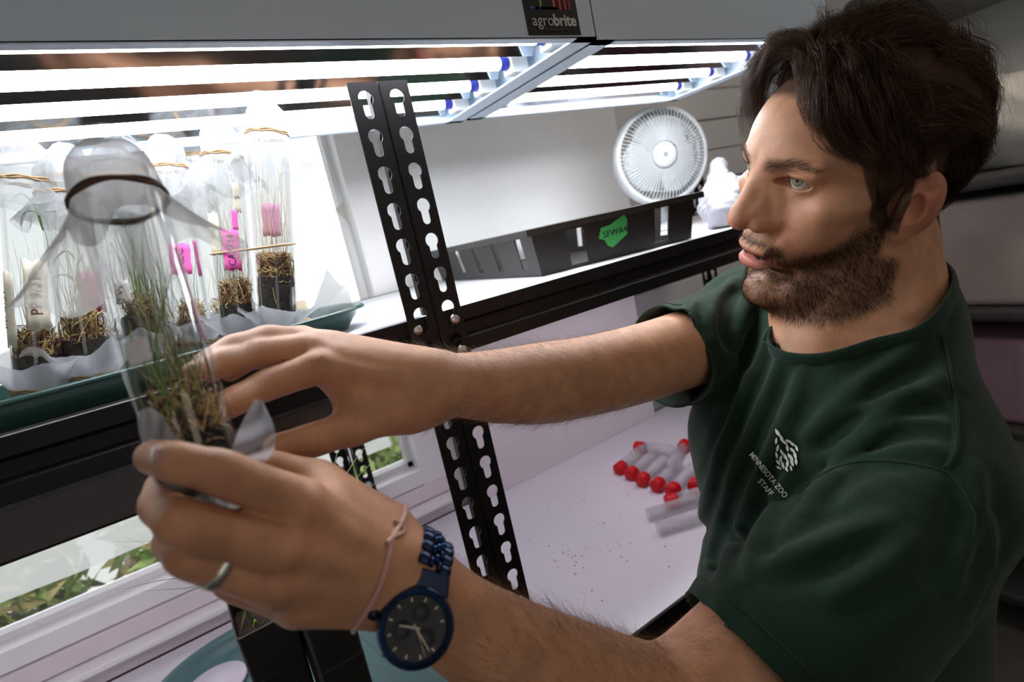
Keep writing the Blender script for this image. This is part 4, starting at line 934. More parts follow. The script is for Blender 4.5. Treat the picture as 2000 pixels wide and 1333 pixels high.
# ---------------------------------------------------------------- things on the upper right shelf
SHT=-.069   # top of the upper boards
LSH=-.599   # top of the lower boards
BPL=mat('black_plastic',(.016,.013,.012),.45,spec=.5,bump=.3,bscale=120,noise=.3,nscale=14)
def M3(o,ax,ay):
    o=np.array(o,float); ax=np.array(ax,float);ax/=np.linalg.norm(ax); ay=np.array(ay,float);ay/=np.linalg.norm(ay); return lambda x,y,z:o+ax*x+ay*y+np.array([0,0,1.])*z
def wallplate(name,parent,m,A,B,D,Cc,holes,th):
    """quad wall A-B (bottom) D-C (top) with rectangular windows given in (s,t)"""
    A,B,Cc,D=map(lambda q:np.array(q,float),(A,B,Cc,D)); xs=sorted({0,1,*[h[0] for h in holes],*[h[1] for h in holes]}); ys=sorted({0,1,*[h[2] for h in holes],*[h[3] for h in holes]}); n=np.cross(B-A,D-A); n/=np.linalg.norm(n); parts=[]
    pt=lambda s,t:(A*(1-s)+B*s)*(1-t)+(D*(1-s)+Cc*s)*t
    for i in range(len(xs)-1):
        for j in range(len(ys)-1):
            cx,cy=(xs[i]+xs[i+1])/2,(ys[j]+ys[j+1])/2
            if any(h[0]<cx<h[1] and h[2]<cy<h[3] for h in holes): continue
            q=[pt(xs[i],ys[j]),pt(xs[i+1],ys[j]),pt(xs[i+1],ys[j+1]),pt(xs[i],ys[j+1])]; parts.append((np.array(q+[a+n*th for a in q]),[(0,3,2,1),(4,5,6,7),(0,1,5,4),(1,2,6,5),(2,3,7,6),(3,0,4,7)]))
    return parts
to=thing('seed_tray','deep black slotted seed tray with green tape on the upper right shelf','tray',(.464,.655,Z(SHT)))
tf=M3((.464,.655,Z(SHT+.001)),(math.cos(math.radians(-12)),math.sin(math.radians(-12)),0),(math.sin(math.radians(8)),math.cos(math.radians(8)),0))
TW,TL,TH,fl=.262,.46,.066,.009
c=[(0,0),(TW,0),(TW,TL),(0,TL)]; out=[(-fl,-fl),(TW+fl,-fl),(TW+fl,TL+fl),(-fl,TL+fl)]; parts=[]
sh=[(.19,.295,.07,.83),(.74,.835,.10,.86)]; sl=[(.12+.19*i,.16+.19*i,.16,.86) for i in range(5)]
for i in range(4):
    j=(i+1)%4; parts+=wallplate('w',None,None,tf(*c[i],0),tf(*c[j],0),tf(*out[i],TH),tf(*out[j],TH),sh if i%2==0 else sl,-.0016)
parts.append((np.array([tf(*q,0) for q in c]+[tf(*q,.002) for q in c]),BOXF)); 
v,f=join(parts); mobj('basin',v,f,BPL,to)
ro=[(-fl-.009,-fl-.009),(TW+fl+.009,-fl-.009),(TW+fl+.009,TL+fl+.009),(-fl-.009,TL+fl+.009)]; V=[tf(*q,TH) for q in out]+[tf(*q,TH) for q in ro]+[tf(*q,TH-.008) for q in ro]; F=[]
for i in range(4):
    j=(i+1)%4; F+=[(i,j,4+j,4+i),(4+i,4+j,8+j,8+i)]
o=mobj('rim',V,F,BPL,to); md=o.modifiers.new('s','SOLIDIFY'); md.thickness=.0015
GT=mat('green_tape',(.05,.42,.10),.6); INK=mat('ink',(.01,.012,.03),.7)
def onfront(s,t,off=.0022):
    A,B,D,Cc=tf(*c[0],0),tf(*c[1],0),tf(*out[0],TH),tf(*out[1],TH); p=(A*(1-s)+B*s)*(1-t)+(D*(1-s)+Cc*s)*t; n=np.cross(B-A,D-A); n/=np.linalg.norm(n); return p+n*off
ux_=onfront(.7,.5)-onfront(.4,.5); uy_=onfront(.5,.8)-onfront(.5,.2); n_=np.cross(ux_,uy_)
poly=[(.375,.50),(.395,.72),(.45,.74),(.545,.90),(.56,.78),(.555,.46),(.455,.24),(.425,.30),(.41,.44)]; V=[onfront(s,t,.0005) for s,t in poly]+[onfront(s,t,.0012) for s,t in poly]; k=len(poly)
tp=mobj('green_tape',V,[tuple(range(k))[::-1],tuple(range(k,2*k))]+[(i,(i+1)%k,k+(i+1)%k,k+i) for i in range(k)],GT,to)
v,f=text_mesh('SFWA4',.0135,onfront(.48,.56,.0014),ux_+uy_*.12,uy_); mobj('writing',v,f,INK,tp)
# loose paper between tray and shelf edge
# desk fan
fan=thing('desk_fan','round white desk fan with wire guard behind the black tray','fan',(1.02,.90,Z(SHT)))
FW_=mat('fan_white',(.55,.57,.58),.4); FW2=mat('fan_blade',(.50,.55,.56),.4); FG=mat('fan_grey',(.25,.30,.34),.5)
fc=np.array([1.02,.90,Z(.094)]); fd=np.array([-.44,-.88,-.02]); fd/=np.linalg.norm(fd); fa,fb,_=frame_of(fd,(0,0,1))
v,f=lathe([(.0885,-.030),(.1065,-.026),(.1085,-.010),(.1085,.002),(.1055,.012),(.098,.016),(.095,.013),(.100,.006),(.101,-.012),(.095,-.024)],64,fc,fd); mobj('guard_ring',v,f,FW_,fan,True)
parts=[]
for i in range(72):
    th=2*math.pi*i/72; u=math.cos(th)*fa+math.sin(th)*fb; parts.append(tube([fc+u*.030+fd*.026,fc+u*.055+fd*.027,fc+u*.082+fd*.024,fc+u*.099+fd*.013],.0011,4,cap=False))
for r in (.052,.078): parts.append(tube([fc+fd*(.0262 if r<.06 else .0245)+r*(math.cos(t)*fa+math.sin(t)*fb) for t in np.linspace(0,2*math.pi,48,endpoint=False)],.0009,4,closed=True))
v,f=join(parts); o=mobj('wire_guard',v,f,FW_,fan); o['kind']='stuff'
parts=[]
for i in range(72):
    th=2*math.pi*i/72; u=math.cos(th)*fa+math.sin(th)*fb; parts.append(tube([fc+u*.030-fd*.040,fc+u*.075-fd*.040,fc+u*.098-fd*.024],.0011,4,cap=False))
v,f=join(parts); o=mobj('rear_wire_guard',v,f,FW_,fan); o['kind']='stuff'
v,f=lathe([(0,.0315),(.022,.031),(.027,.028),(.0285,.022),(.027,.018)],40,fc,fd); hb=mobj('hub_badge',v,f,FW_,fan,True)
v,f=disc(fc+fd*.0317,.006,fd,6); mobj('badge_mark',v+fd*.0002,f,FG,hb)
v,f=lathe([(0,.012),(.020,.012),(.022,.004),(.022,-.016),(0,-.016)],32,fc,fd); mobj('hub',v,f,FW_,fan,True)
for k in range(3):
    V=[];F=[];a0=math.radians(90+120*k); nr,nt=8,9
    for i in range(nr):
        r=.018+.070*i/(nr-1); wd=math.radians(36+26*math.sin(math.pi*min(i/(nr-1)*.8+.1,1)))*(1 if i<nr-1 else .72)
        for j in range(nt): t=a0+wd*(j/(nt-1)*2-1)+.15*i/(nr-1); V.append(fc+r*(math.cos(t)*fa+math.sin(t)*fb)+fd*(-.002+.012*(j/(nt-1)-.5)))
    for i in range(nr-1):
        for j in range(nt-1): a=i*nt+j; F.append((a,a+1,a+nt+1,a+nt))
    o=mobj('blade',V,F,FW2,fan,True); md=o.modifiers.new('s','SOLIDIFY'); md.thickness=.0016
v,f=lathe([(0,-.085),(.030,-.083),(.042,-.070),(.045,-.045),(.040,-.038),(0,-.036)],32,fc,fd); mobj('motor_housing',v,f,FW_,fan,True)
v,f=tube([fc-fd*.055+np.array([0,0,-.03]),np.array([1.045,.945,Z(-.02)]),np.array([1.045,.945,Z(SHT+.014)])],[.014,.013,.016],14); mobj('neck',v,f,FW_,fan,True)
v,f=lathe([(0,.018),(.030,.017),(.060,.010),(.066,.004),(.066,0),(0,0)],40,(1.045,.945,Z(SHT+.0005))); mobj('base',v,f,FW_,fan,True)
# crumpled white plastic bag right of the tray
bag=Sdf(); rb=np.random.RandomState(5)
for q in ((.90,.66,-.030,.050),(.98,.70,-.035,.046),(.855,.63,-.045,.036),(.95,.655,-.045,.040),(1.0,.74,.0,.030),(1.02,.76,.025,.020),(1.03,.765,.045,.013)): bag.sph((q[0],q[1],Z(q[2])),q[3],.02)
def bag_ev(p,c=None): return np.maximum(bag.ev(p)+.004*np.sin(p[:,0]*120+4*np.sin(p[:,2]*70))*np.sin(p[:,1]*90+3*np.sin(p[:,0]*60)+p[:,2]*80),Z(SHT+.0015)-p[:,2])
v,f=mesh_sdf(bag_ev,(.78,.55,Z(-.08)),(1.1,.84,Z(.08)),.005,newton=0); mobj('plastic_bag',v,f,mat('white_plastic',(.38,.38,.42),.5,sss=.0,spec=.5),None,True,'crumpled white plastic bag lying right of the black tray','bag')
# white foam boards standing against the wall
FOAM=mat('foam_board',(.78,.80,.80),.75,noise=.03,nscale=5)
o=mobj('foam_board',*box(.512,1.165,1.160,1.168,Z(-.0685),Z(.33)),FOAM,None,label='tall white foam board standing at the back of the upper right shelf',cat='board')
o=mobj('foam_board',*box(.50,1.108,1.150,1.158,Z(LSH+.001),Z(-.145)),mat('foam_board_low',(.72,.69,.70),.75,noise=.05,nscale=6),None,label='white foam board leaning at the back of the lower right shelf',cat='board')
# beige block and folded liner by the window on the upper left shelf
o=mobj('wood_block',*box(.15,.235,1.085,1.135,Z(SHT),Z(SHT+.030)),mat('pale_wood',(.62,.52,.36),.7,noise=.15,nscale=30),None,label='pale wooden block by the window at the back of the upper left shelf',cat='block'); bevel(o,.002,2)
LIN=mat('woven_liner',(.60,.62,.68),.7,bump=.8,bscale=900)
V=[];F=[];nx,ny=16,14
for i in range(nx):
    for j in range(ny): V.append((.065+.178*i/(nx-1),.588+.40*j/(ny-1),Z(SHT+.0012+.0012*math.sin(i*.7)*math.sin(j*.9))))
for i in range(nx-1):
    for j in range(ny-1): a=i*ny+j; F.append((a,a+ny,a+ny+1,a+1))
o=mobj('shelf_liner',V,F,LIN,None,True,'pale woven plastic liner on the upper left shelf beside the post','liner'); md=o.modifiers.new('s','SOLIDIFY'); md.thickness=.0008
# ---------------------------------------------------------------- green oval tray
GP=mat('green_plastic',(.016,.062,.050),.32,spec=.55); TEAL=mat('teal_plastic',(.075,.17,.17),.38,spec=.5)
def oval_tray(name,label,cx,cy,z,a,b_,h,m,rot=0,p=3.2,fl=.016):
    t=thing(name,label,'tray',(cx,cy,Z(z))); n=96; ca,sa=math.cos(rot),math.sin(rot)
    def rg(s,zz):
        out=[]
        for i in range(n):
            th=2*math.pi*i/n; c_,s_=math.cos(th),math.sin(th); r=(abs(c_)**p+abs(s_)**p)**(-1/p); x=(a+s)*r*c_; y=(b_+s)*r*s_; out.append((cx+x*ca-y*sa,cy+x*sa+y*ca,Z(z+zz)))
        return out
    lev=[(-fl*1.2,0),(-fl*1.0,.001),(-.002,h-.008),(.0,h-.003),(.004,h),(.010,h),(.0125,h-.003),(.011,h-.004),(.005,h-.003),(.0015,h-.006),(.0005,h-.010),(-fl*.92,.004),(-fl*1.3,.004)]
    V=[];F=[]
    for s,zz in lev: V+=rg(s,zz)
    for k in range(len(lev)-1):
        for i in range(n): F.append((k*n+i,k*n+(i+1)%n,(k+1)*n+(i+1)%n,(k+1)*n+i))
    F.append(tuple(range(n))[::-1]); F.append(tuple((len(lev)-1)*n+i for i in range(n)))
    mobj('tray_body',V,F,m,t,True); return t
oval_tray('plant_tray','dark green oval tray holding the row of plant tubes on the upper left shelf',-.145,.712,SHT,.345,.112,.027,GP,0,3.4,fl=.011)
oval_tray('plant_tray','teal oval tray on the lower left shelf beneath the black pots',.03,.838,LSH,.22,.243,.030,TEAL,0,3.0)
# ---------------------------------------------------------------- lower shelf: pots, tubes with red caps
SOIL=mat('potting_soil',(.035,.022,.014),.95,bump=1,bscale=300,noise=.5,nscale=60)
def pot(cx,cy,s0,s1,h,rot,label,z=LSH+.006,ay=1.0):
    t=thing('nursery_pot',label,'plant pot',(cx,cy,Z(z))); ca,sa=math.cos(rot),math.sin(rot)
    def rgg(s,zz,r=.12):
        pts=[]
        for (qx,qy) in ((1,1),(-1,1),(-1,-1),(1,-1)):
            for k in range(4):
                th=math.atan2(qy,qx)-math.pi/4+math.pi/2*k/3; x=s*(1-r)*qx+s*r*math.cos(th); y=s*(1-r)*qy+s*r*math.sin(th); y=y*ay; pts.append((cx+x*ca-y*sa,cy+x*sa+y*ca,Z(z+zz)))
        return pts
    lev=[(s0,0),(s0+(s1-s0)*.72,h*.74),(s1*.965,h*.74+.003),(s1,h),(s1-.0016,h),(s1*.94,h*.74),(s0-.001,.003)]; n=16; V=[];F=[]
    for s,zz in lev: V+=rgg(s,zz)
    for k in range(len(lev)-1):
        for i in range(n): F.append((k*n+i,k*n+(i+1)%n,(k+1)*n+(i+1)%n,(k+1)*n+i))
    F.append(tuple(range(n))[::-1]); F.append(tuple((len(lev)-1)*n+i for i in range(n))); mobj('pot_wall',V,F,BPL,t)
    N_=14; V=[];F=[]
    for i in range(N_):
        for j in range(N_):
            x=(i/(N_-1)*2-1)*s1*.93;y=(j/(N_-1)*2-1)*s1*.93*ay; V.append((cx+x*ca-y*sa,cy+x*sa+y*ca,Z(z+h*.86+rb.uniform(-.002,.003))))
    for i in range(N_-1):
        for j in range(N_-1): a=i*N_+j; F.append((a,a+N_,a+N_+1,a+1))
    mobj('soil',V,F,SOIL,t); return t
GR=mat('grass_green',(.13,.27,.045),.5); GRD=mat('grass_dark',(.075,.15,.035),.5); STRAW=mat('straw',(.55,.37,.15),.6); BROWNS=mat('brown_stem',(.20,.10,.06),.6); PALEG=mat('pale_green',(.35,.46,.16),.5)
def blade(pts,w0,m,name,parent,n=5,flat=(1,.35)):
    c=spline(pts,6); r=w0*np.concatenate([np.linspace(.8,1,len(c)//3),np.linspace(1,.08,len(c)-len(c)//3)]); v,f=tube(c,r,n,flat=flat); return mobj(name,v,f,m,parent,True)
p1=pot(.0045,.713,.024,.031,.237,.0,'narrow black pot with sprouting soil, left of the two in the teal tray',ay=2.0)
p2=pot(.0622,.678,.0235,.0262,.237,.0,'taller-looking black pot right of the narrow pot in the teal tray',ay=2.7)
pt_=lambda px,py,Y:onplane(px,py,1,Y)
for bl in (([(500,1225),(430,1130),(330,1132),(225,1155)],.0011,GRD),([(505,1225),(440,1140),(360,1150),(270,1155)],.0010,GRD),([(495,1220),(400,1100),(330,1080),(240,1048)],.0009,GRD),([(495,1222),(420,1110),(340,1062),(205,1060)],.0009,GRD),([(500,1222),(430,1120),(350,1100),(240,1068)],.0009,GRD),([(490,1215),(400,1080),(330,1040),(275,998)],.0008,GR),
  ([(508,1225),(530,1205),(545,1290),(560,1333),(566,1370)],.0022,GR),([(512,1225),(528,1200),(548,1270),(565,1320),(575,1370)],.0020,GR),([(520,1228),(548,1205),(556,1260),(560,1333),(562,1370)],.0014,PALEG),([(525,1228),(556,1205),(572,1260),(588,1333),(595,1370)],.0022,GRD),([(530,1228),(562,1205),(575,1260),(592,1333),(600,1370)],.0020,GR),([(520,1228),(530,1225),(553,1255),(570,1300),(585,1350)],.0010,PALEG)):
    blade([pt_(x,y,.70-.06*i/len(bl[0])) for i,(x,y) in enumerate(bl[0])],bl[1],bl[2],'grass_blade',p1)
for bl in (([(470,1235),(480,1190),(465,1180),(428,1182)],.0009,PALEG),([(466,1255),(474,1210),(476,1192)],.0008,PALEG),([(495,1225),(498,1212),(505,1218)],.0022,mat('sprout_green',(.22,.50,.03),.5)),([(535,1222),(540,1212),(546,1216)],.0016,GR)): blade([pt_(x,y,.69) for x,y in bl[0]],bl[1],bl[2],'seedling',p1)
for bl in (([(620,1215),(660,1212),(720,1258),(750,1285)],.0011,GRD),([(625,1213),(680,1205),(740,1150),(775,1120)],.0006,GRD),([(640,1200),(655,1000),(700,930),(780,860)],.0012,PALEG),([(645,1200),(650,1000),(700,890),(745,855)],.0011,PALEG),([(648,1200),(645,1000),(655,900),(668,870)],.0014,GR),([(655,1200),(700,1000),(740,930),(787,825)],.0008,PALEG)):
    blade([pt_(x,y,.70) for x,y in bl[0]],bl[1],bl[2],'grass_blade',p2)
# white scoop and cup in the teal tray
cup=thing('white_dish','small white dish lying in the teal tray','dish',(-.075,.965,Z(LSH+.005)))
v,f=lathe([(0,.008),(.040,.008),(.044,.005),(.047,.006),(.048,.003),(.046,0),(0,0)],40,(-.085,.985,Z(LSH+.0055))); mobj('dish_body',v,f,mat('milky_plastic',(.66,.62,.70),.35),cup,True)
# capped centrifuge-like tubes
RED=mat('red_cap',(.62,.004,.012),.42,spec=.4); TUBC=mat('clear_tube',(.75,.73,.77),.12,alpha=.28,spec=.6)
def ctube(px,py,dx,dy,label,group='red-capped sample tubes on the lower shelf',L_=.118,r=.0145,z=None,stand=False):
    p=onplane(px,py,2,Z(LSH+r+.0002)); t=thing('sample_tube',label,'sample tube',tuple(p),group); d=np.array([dx,dy,0.]); d/=np.linalg.norm(d)
    v,f=lathe([(0,-.012),(r*.92,-.012),(r,-.010),(r,.010),(r*.93,.012),(0,.012)],26,p,d); mobj('cap',v,f,RED,t,True)
    v,f=lathe([(r*.80,.012),(r*.80,L_*.86),(r*.25,L_),(0,L_)],24,p,d); o=mobj('barrel',v,f,TUBC,t,True); md=o.modifiers.new('s','SOLIDIFY'); md.thickness=.0012
    return t
names=['leftmost of the row of five','second from the left in the row of five','middle one of the row of five','fourth from the left in the row of five','right end of the row of five']
for (px,py),nm in zip([(1212,914),(1234,925),(1256,937),(1285,947),(1314,957)],names): ctube(px,py,.86,.24,'red-capped clear sample tube, '+nm)
ctube(1250,874,.25,-.95,'red-capped sample tube lying at the far left behind the row',L_=.10)
ctube(1336,871,-.80,-.35,'red-capped sample tube with its cap furthest to the back')
ctube(1358,948,.75,.35,'red-capped sample tube half hidden behind the green shirt')
ctube(1312,979,.95,-.45,'red-capped sample tube lying across in front of the row',L_=.11)
def empt(px,py,dx,dy,label):
    p=onplane(px,py,2,Z(LSH+.0125)); t=thing('empty_tube',label,'sample tube',tuple(p),'empty clear tubes on the lower shelf'); v,f=lathe([(.0115,0),(.0115,.10),(.004,.118),(0,.118)],24,p,(dx,dy,0)); o=mobj('barrel',v,f,TUBC,t,True); md=o.modifiers.new('s','SOLIDIFY'); md.thickness=.0012
empt(1266,1006,.9,-.35,'uncapped clear tube nearest the front, below the red caps'); empt(1285,1034,.85,-.35,'uncapped clear tube lying lowest on the white shelf')
# soil specks on the lower board
V=[];F=[]
for i in range(60):
    px,py=rb.uniform(1000,1330),rb.uniform(960,1180)
    if i<26: px,py=rb.normal(1120,40),rb.normal(1085,16)
    p=onplane(px,py,2,Z(LSH+.0006)); s=rb.uniform(.0006,.0022); k=len(V); V+=[p+np.array([s,0,0]),p+np.array([0,s,0]),p+np.array([-s,0,0]),p+np.array([0,-s,0]),p+np.array([0,0,s*.6])]; F+=[(k,k+1,k+4),(k+1,k+2,k+4),(k+2,k+3,k+4),(k+3,k,k+4)]
mobj('soil_specks',V,F,mat('speck',(.32,.20,.20),.9),None,label='scattered soil specks on the white lower shelf board',cat='soil',kind='stuff')
# ---------------------------------------------------------------- out-of-focus far side of the room, right of the man
def bx(name,parts,m,label,cat,bw=.02):
    v,f=join(parts); o=mobj(name,v,f,m,None,False,label,cat); bevel(o,bw,4); return o
def rol(p,q,r,m,name,label,cat,fl_=(1,1)):
    v,f=tube(spline([p,(np.array(p)+np.array(q))/2,q],6),r,24,flat=fl_); return mobj(name,v,f,m,None,True,label,cat)
DG=mat('dark_grey_cover',(.05,.05,.05),.6); LG=mat('light_plastic_sheet',(.62,.60,.56),.5,noise=.25,nscale=7); PKG=mat('pinkish_box',(.38,.30,.30),.7); MAR=mat('maroon_box',(.10,.02,.03),.6); BEI=mat('beige_box',(.46,.40,.37),.7,noise=.2,nscale=5)
# a storage rack against the right wall
rk=thing('storage_rack','blurred dark storage rack against the far right wall','rack',(2.2,.3,0))
for y in (-.62,1.12):
    for x in (1.96,2.44): mobj('rack_leg',*box(x-.02,x+.02,y-.02,y+.02,0,Z(.42)),DG,rk)
for z in (-1.42,-.86,-.50,-.125): o=mobj('rack_shelf',*box(1.94,2.46,-.64,1.14,Z(z-.035),Z(z)),DG,rk); bevel(o,.01,2)
bx('storage_box',[box(1.98,2.42,.30,1.08,Z(-.499),Z(-.19))],BEI,'beige storage box on the upper middle rack shelf behind his neck','box')
bx('storage_box',[box(1.98,2.42,-.55,.22,Z(-.499),Z(-.22))],PKG,'greyish pink storage box at the far end of the rack','box')
bx('storage_box',[box(1.98,2.42,.35,1.08,Z(-.859),Z(-.60))],mat('mauve_box',(.34,.22,.28),.7),'mauve storage box on the rack shelf behind his shoulder','box')
bx('storage_box',[box(1.98,2.42,-.5,.28,Z(-.859),Z(-.64))],MAR,'maroon storage box low on the rack','box')
pl=Sdf(); 
for q in ((2.2,.95,-.02,.12),(2.2,.78,.02,.15),(2.2,.62,.0,.14),(2.22,.45,-.02,.13),(2.2,.85,.12,.08)): pl.sph((q[0],q[1],Z(q[2])),q[3],.06)
ev=lambda p,c=None:np.maximum(pl.ev(p)+.012*np.sin(p[:,1]*30+2*np.sin(p[:,2]*22))*np.sin(p[:,0]*28+p[:,2]*30),Z(-.1245)-p[:,2]); v,f=mesh_sdf(ev,(1.9,.2,Z(-.14)),(2.5,1.2,Z(.3)),.02,newton=0)
mobj('plastic_sheeting',v,f,LG,None,True,'bundle of pale plastic sheeting on top of the rack shelf','sheeting')
v,f=tube([(2.36,-.6,Z(.50)),(2.36,.4,Z(.47)),(2.36,1.10,Z(.44))],.10,28); mobj('rolled_cover',v,f,mat('grey_roll',(.16,.165,.15),.6),None,True,'grey rolled cover lying on the top brackets of the rack','roll')
for y in (-.5,1.0): mobj('roll_bracket',*box(1.96,2.5,y-.015,y+.015,Z(.30),Z(.335)),DG,rk)
# ---------------------------------------------------------------- plant tubes
rp_=np.random.RandomState(11)
def thinclear(name,col,fac=.035,rough=.04):
    m=bpy.data.materials.new(name); m.use_nodes=True; N=m.node_tree.nodes; L=m.node_tree.links; N.remove(N['Principled BSDF']); a=N.new('ShaderNodeBsdfTransparent'); a.inputs[0].default_value=(*col,1); g=N.new('ShaderNodeBsdfGlossy'); g.inputs['Roughness'].default_value=rough
    lw=N.new('ShaderNodeLayerWeight'); lw.inputs[0].default_value=.22; mr=N.new('ShaderNodeMapRange'); mr.inputs[3].default_value=fac; mr.inputs[4].default_value=.24; L.new(lw.outputs['Fresnel'],mr.inputs[0]); mx=N.new('ShaderNodeMixShader'); L.new(mr.outputs[0],mx.inputs[0]); L.new(a.outputs[0],mx.inputs[1]); L.new(g.outputs[0],mx.inputs[2]); L.new(mx.outputs[0],N['Material Output'].inputs[0]); return m
ACR=thinclear('clear_acrylic',(.93,.94,.94))
def gauze(name,col,solid):
    m=bpy.data.materials.new(name); m.use_nodes=True; N=m.node_tree.nodes; L=m.node_tree.links; N.remove(N['Principled BSDF']); d=N.new('ShaderNodeBsdfDiffuse'); d.inputs[0].default_value=(*col,1); t=N.new('ShaderNodeBsdfTranslucent'); t.inputs[0].default_value=(*col,1); tr_=N.new('ShaderNodeBsdfTransparent')
    m1=N.new('ShaderNodeMixShader'); m1.inputs[0].default_value=.5; L.new(d.outputs[0],m1.inputs[1]); L.new(t.outputs[0],m1.inputs[2])
    lw=N.new('ShaderNodeLayerWeight'); lw.inputs[0].default_value=.35; mr=N.new('ShaderNodeMapRange'); mr.inputs[3].default_value=solid; mr.inputs[4].default_value=min(solid+.4,.98); L.new(lw.outputs['Facing'],mr.inputs[0])
    mx=N.new('ShaderNodeMixShader'); L.new(mr.outputs[0],mx.inputs[0]); L.new(tr_.outputs[0],mx.inputs[1]); L.new(m1.outputs[0],mx.inputs[2]); L.new(mx.outputs[0],N['Material Output'].inputs[0]); return m
GAU=gauze('white_gauze',(.40,.41,.42),.34); GAU2=gauze('white_gauze_dense',(.50,.50,.54),.52); GAU3=gauze('near_gauze',(.50,.49,.49),.44)
TWN=mat('twine',(.30,.19,.10),.85,bump=1,bscale=500); TWD=mat('dark_twine',(.10,.055,.035),.85)
PINK=mat('pink_tape',(.85,.12,.45),.6); PINKL=mat('pink_tape_pale',(.80,.42,.62),.6); PAPER=mat('paper_tape',(.70,.66,.53),.7); INKB=mat('marker_ink',(.05,.02,.12),.7); INKR=mat('marker_ink_brown',(.14,.03,.03),.7)
def tframe(top,bot):
    ax=top-bot; L_=np.linalg.norm(ax); ax=ax/L_; cr=CR-ax*(CR@ax); cr/=np.linalg.norm(cr); fwd=np.cross(cr,ax)
    if fwd@(CAM-bot)<0: fwd=-fwd
    return ax,L_,cr,fwd   # fwd faces the photographer's side
def cover(parent,c,ax,u,v,r,up,drop,m,seed,dome=.020,corner=1.35,tie=TWN,name='gauze_cover',spread=.55,tw=.0011,lift=0):
    """square of gauze over the tube's end, tied with twine; up=+1 dome along ax"""
    rr=np.random.RandomState(seed); n=72; V=[];F=[]; ph=rr.uniform(0,6.28,4); a=ax*up
    rings=[]
    for k in range(6):                                   # dome
        t=k/5*math.pi/2; rings.append([(r*1.02*math.sin(t)*(1+.03*math.sin(5*th+ph[0])), dome*math.cos(t)*(1+.1*math.sin(3*th+ph[1])) ) for th in np.linspace(0,2*math.pi,n,endpoint=False)])
    rings.append([(r*1.03,-.010)]*n); rings.append([(r*1.012,-.0165)]*n)
    for k in range(1,9):                                 # skirt
        t=k/8; row=[]
        for i in range(n):
            th=2*math.pi*i/n; q=abs(((th+ph[2])%(math.pi/2))-math.pi/4)/(math.pi/4); ln=drop*(1+(corner-1)*q**2.2)
            fold=math.sin(9*th+ph[3])*.30+math.sin(5*th+ph[0])*.25; rad=r*1.02+ln*t*spread*(1+.5*fold*t)+lift*t*t; row.append((rad,-.0165-ln*t*(.85-.15*fold)))
        rings.append(row)
    for row in rings:
        for i in range(n):
            th=2*math.pi*i/n; q=row[i]; V.append(c+a*q[1]+q[0]*(math.cos(th)*u+math.sin(th)*v)+(rr.normal(size=3)*.0003 if row is not rings[0] else 0))
    for k in range(len(rings)-1):
        for i in range(n): F.append((k*n+i,k*n+(i+1)%n,(k+1)*n+(i+1)%n,(k+1)*n+i))
    o=mobj(name,V,F,m,parent,True)
    for s,dz in ((0,-.0155),(1.3,-.0172)):
        pts=[c+a*(dz+.0006*math.sin(7*th+s))+(r*1.04+tw*.6+.0004*math.sin(11*th+s))*(math.cos(th)*u+math.sin(th)*v) for th in np.linspace(0,2*math.pi,60,endpoint=False)]
        v_,f_=tube(pts,tw,6,closed=True); mobj('twine',v_,f_,tie,parent,True)
    return o
def tape(parent,bot,ax,cr,fwd,r,z0,z1,ang,wd,m,text=None,size=.01,ink=INKB,bulge=0,name='label_tape',tilt=0,rot=1):
    """strip of tape on the curved wall; ang from the photographer's side towards +cr"""
    V=[];F=[];nx,nz=8,6; rr=r+.0005
    def pt(s,t,off=0):
        th=math.radians(ang)+(s-.5)*wd/r+tilt*(t-.5); return bot+ax*(z0+(z1-z0)*t)+(rr+off+bulge*math.sin(math.pi*t)*s)*(math.sin(th)*cr+math.cos(th)*fwd)
    for i in range(nx):
        for j in range(nz): V.append(pt(i/(nx-1)+(.03*math.sin(j*2.1) if i in(0,nx-1) else 0),j/(nz-1)+(.03*math.sin(i*1.7) if j in (0,nz-1) else 0)))
    for i in range(nx-1):
        for j in range(nz-1): a=i*nz+j; F.append((a,a+nz,a+nz+1,a+1))
    o=mobj(name,V,F,m,parent,True); md=o.modifiers.new('s','SOLIDIFY'); md.thickness=.0003
    if text:
        tv,tf_=text_mesh(text,size,(0,0,0),(1,0,0),(0,1,0),extr=0); tv=tv[:,:2]
        x,y=tv.T; X,Y=(-y,x) if rot else (x,y)
        w_=[]
        for a,b_ in zip(X,Y): w_.append(pt(.5+a/wd,.5+b_/(z1-z0),.0006))
        mobj('writing',w_,tf_,ink,o)
    return o
def stems(parent,bot,ax,cr,fwd,r,z0,n,hmax,mats,w=.0006,name='grass',lean=.5,seed=0):
    rr=np.random.RandomState(seed); by={}
    for i in range(n):
        a=rr.uniform(0,6.28); q=r*.75*math.sqrt(rr.uniform()); b_=rr.uniform(0,6.28); q2=r*.9*rr.uniform(.2,1)**.5; h=hmax*rr.uniform(.35,1); p0=bot+ax*(z0-.004)+q*(math.cos(a)*cr+math.sin(a)*fwd)
        p2=bot+ax*(z0+h)+q2*(math.cos(b_)*cr+math.sin(b_)*fwd); p1=(p0+p2)/2+rr.normal(size=3)*r*.25; pr=[(x-bot)-ax*((x-bot)@ax) for x in (p1,)]
        for k,x in enumerate(pr):
            l=np.linalg.norm(x)
            if l>r*.85: p1=p1-x*(1-r*.85/l)
        c=spline([p0,p1,p2],5); rad=w*rr.uniform(.6,1.3)*np.linspace(1,.25,len(c)); m=mats[rr.randint(len(mats))]; by.setdefault(m.name,(m,[]))[1].append(tube(c,rad,4,flat=(1,.5)))
    for k,(m,ps) in by.items(): v,f=join(ps); o=mobj(name,v,f,m,parent,True); o['kind']='stuff'
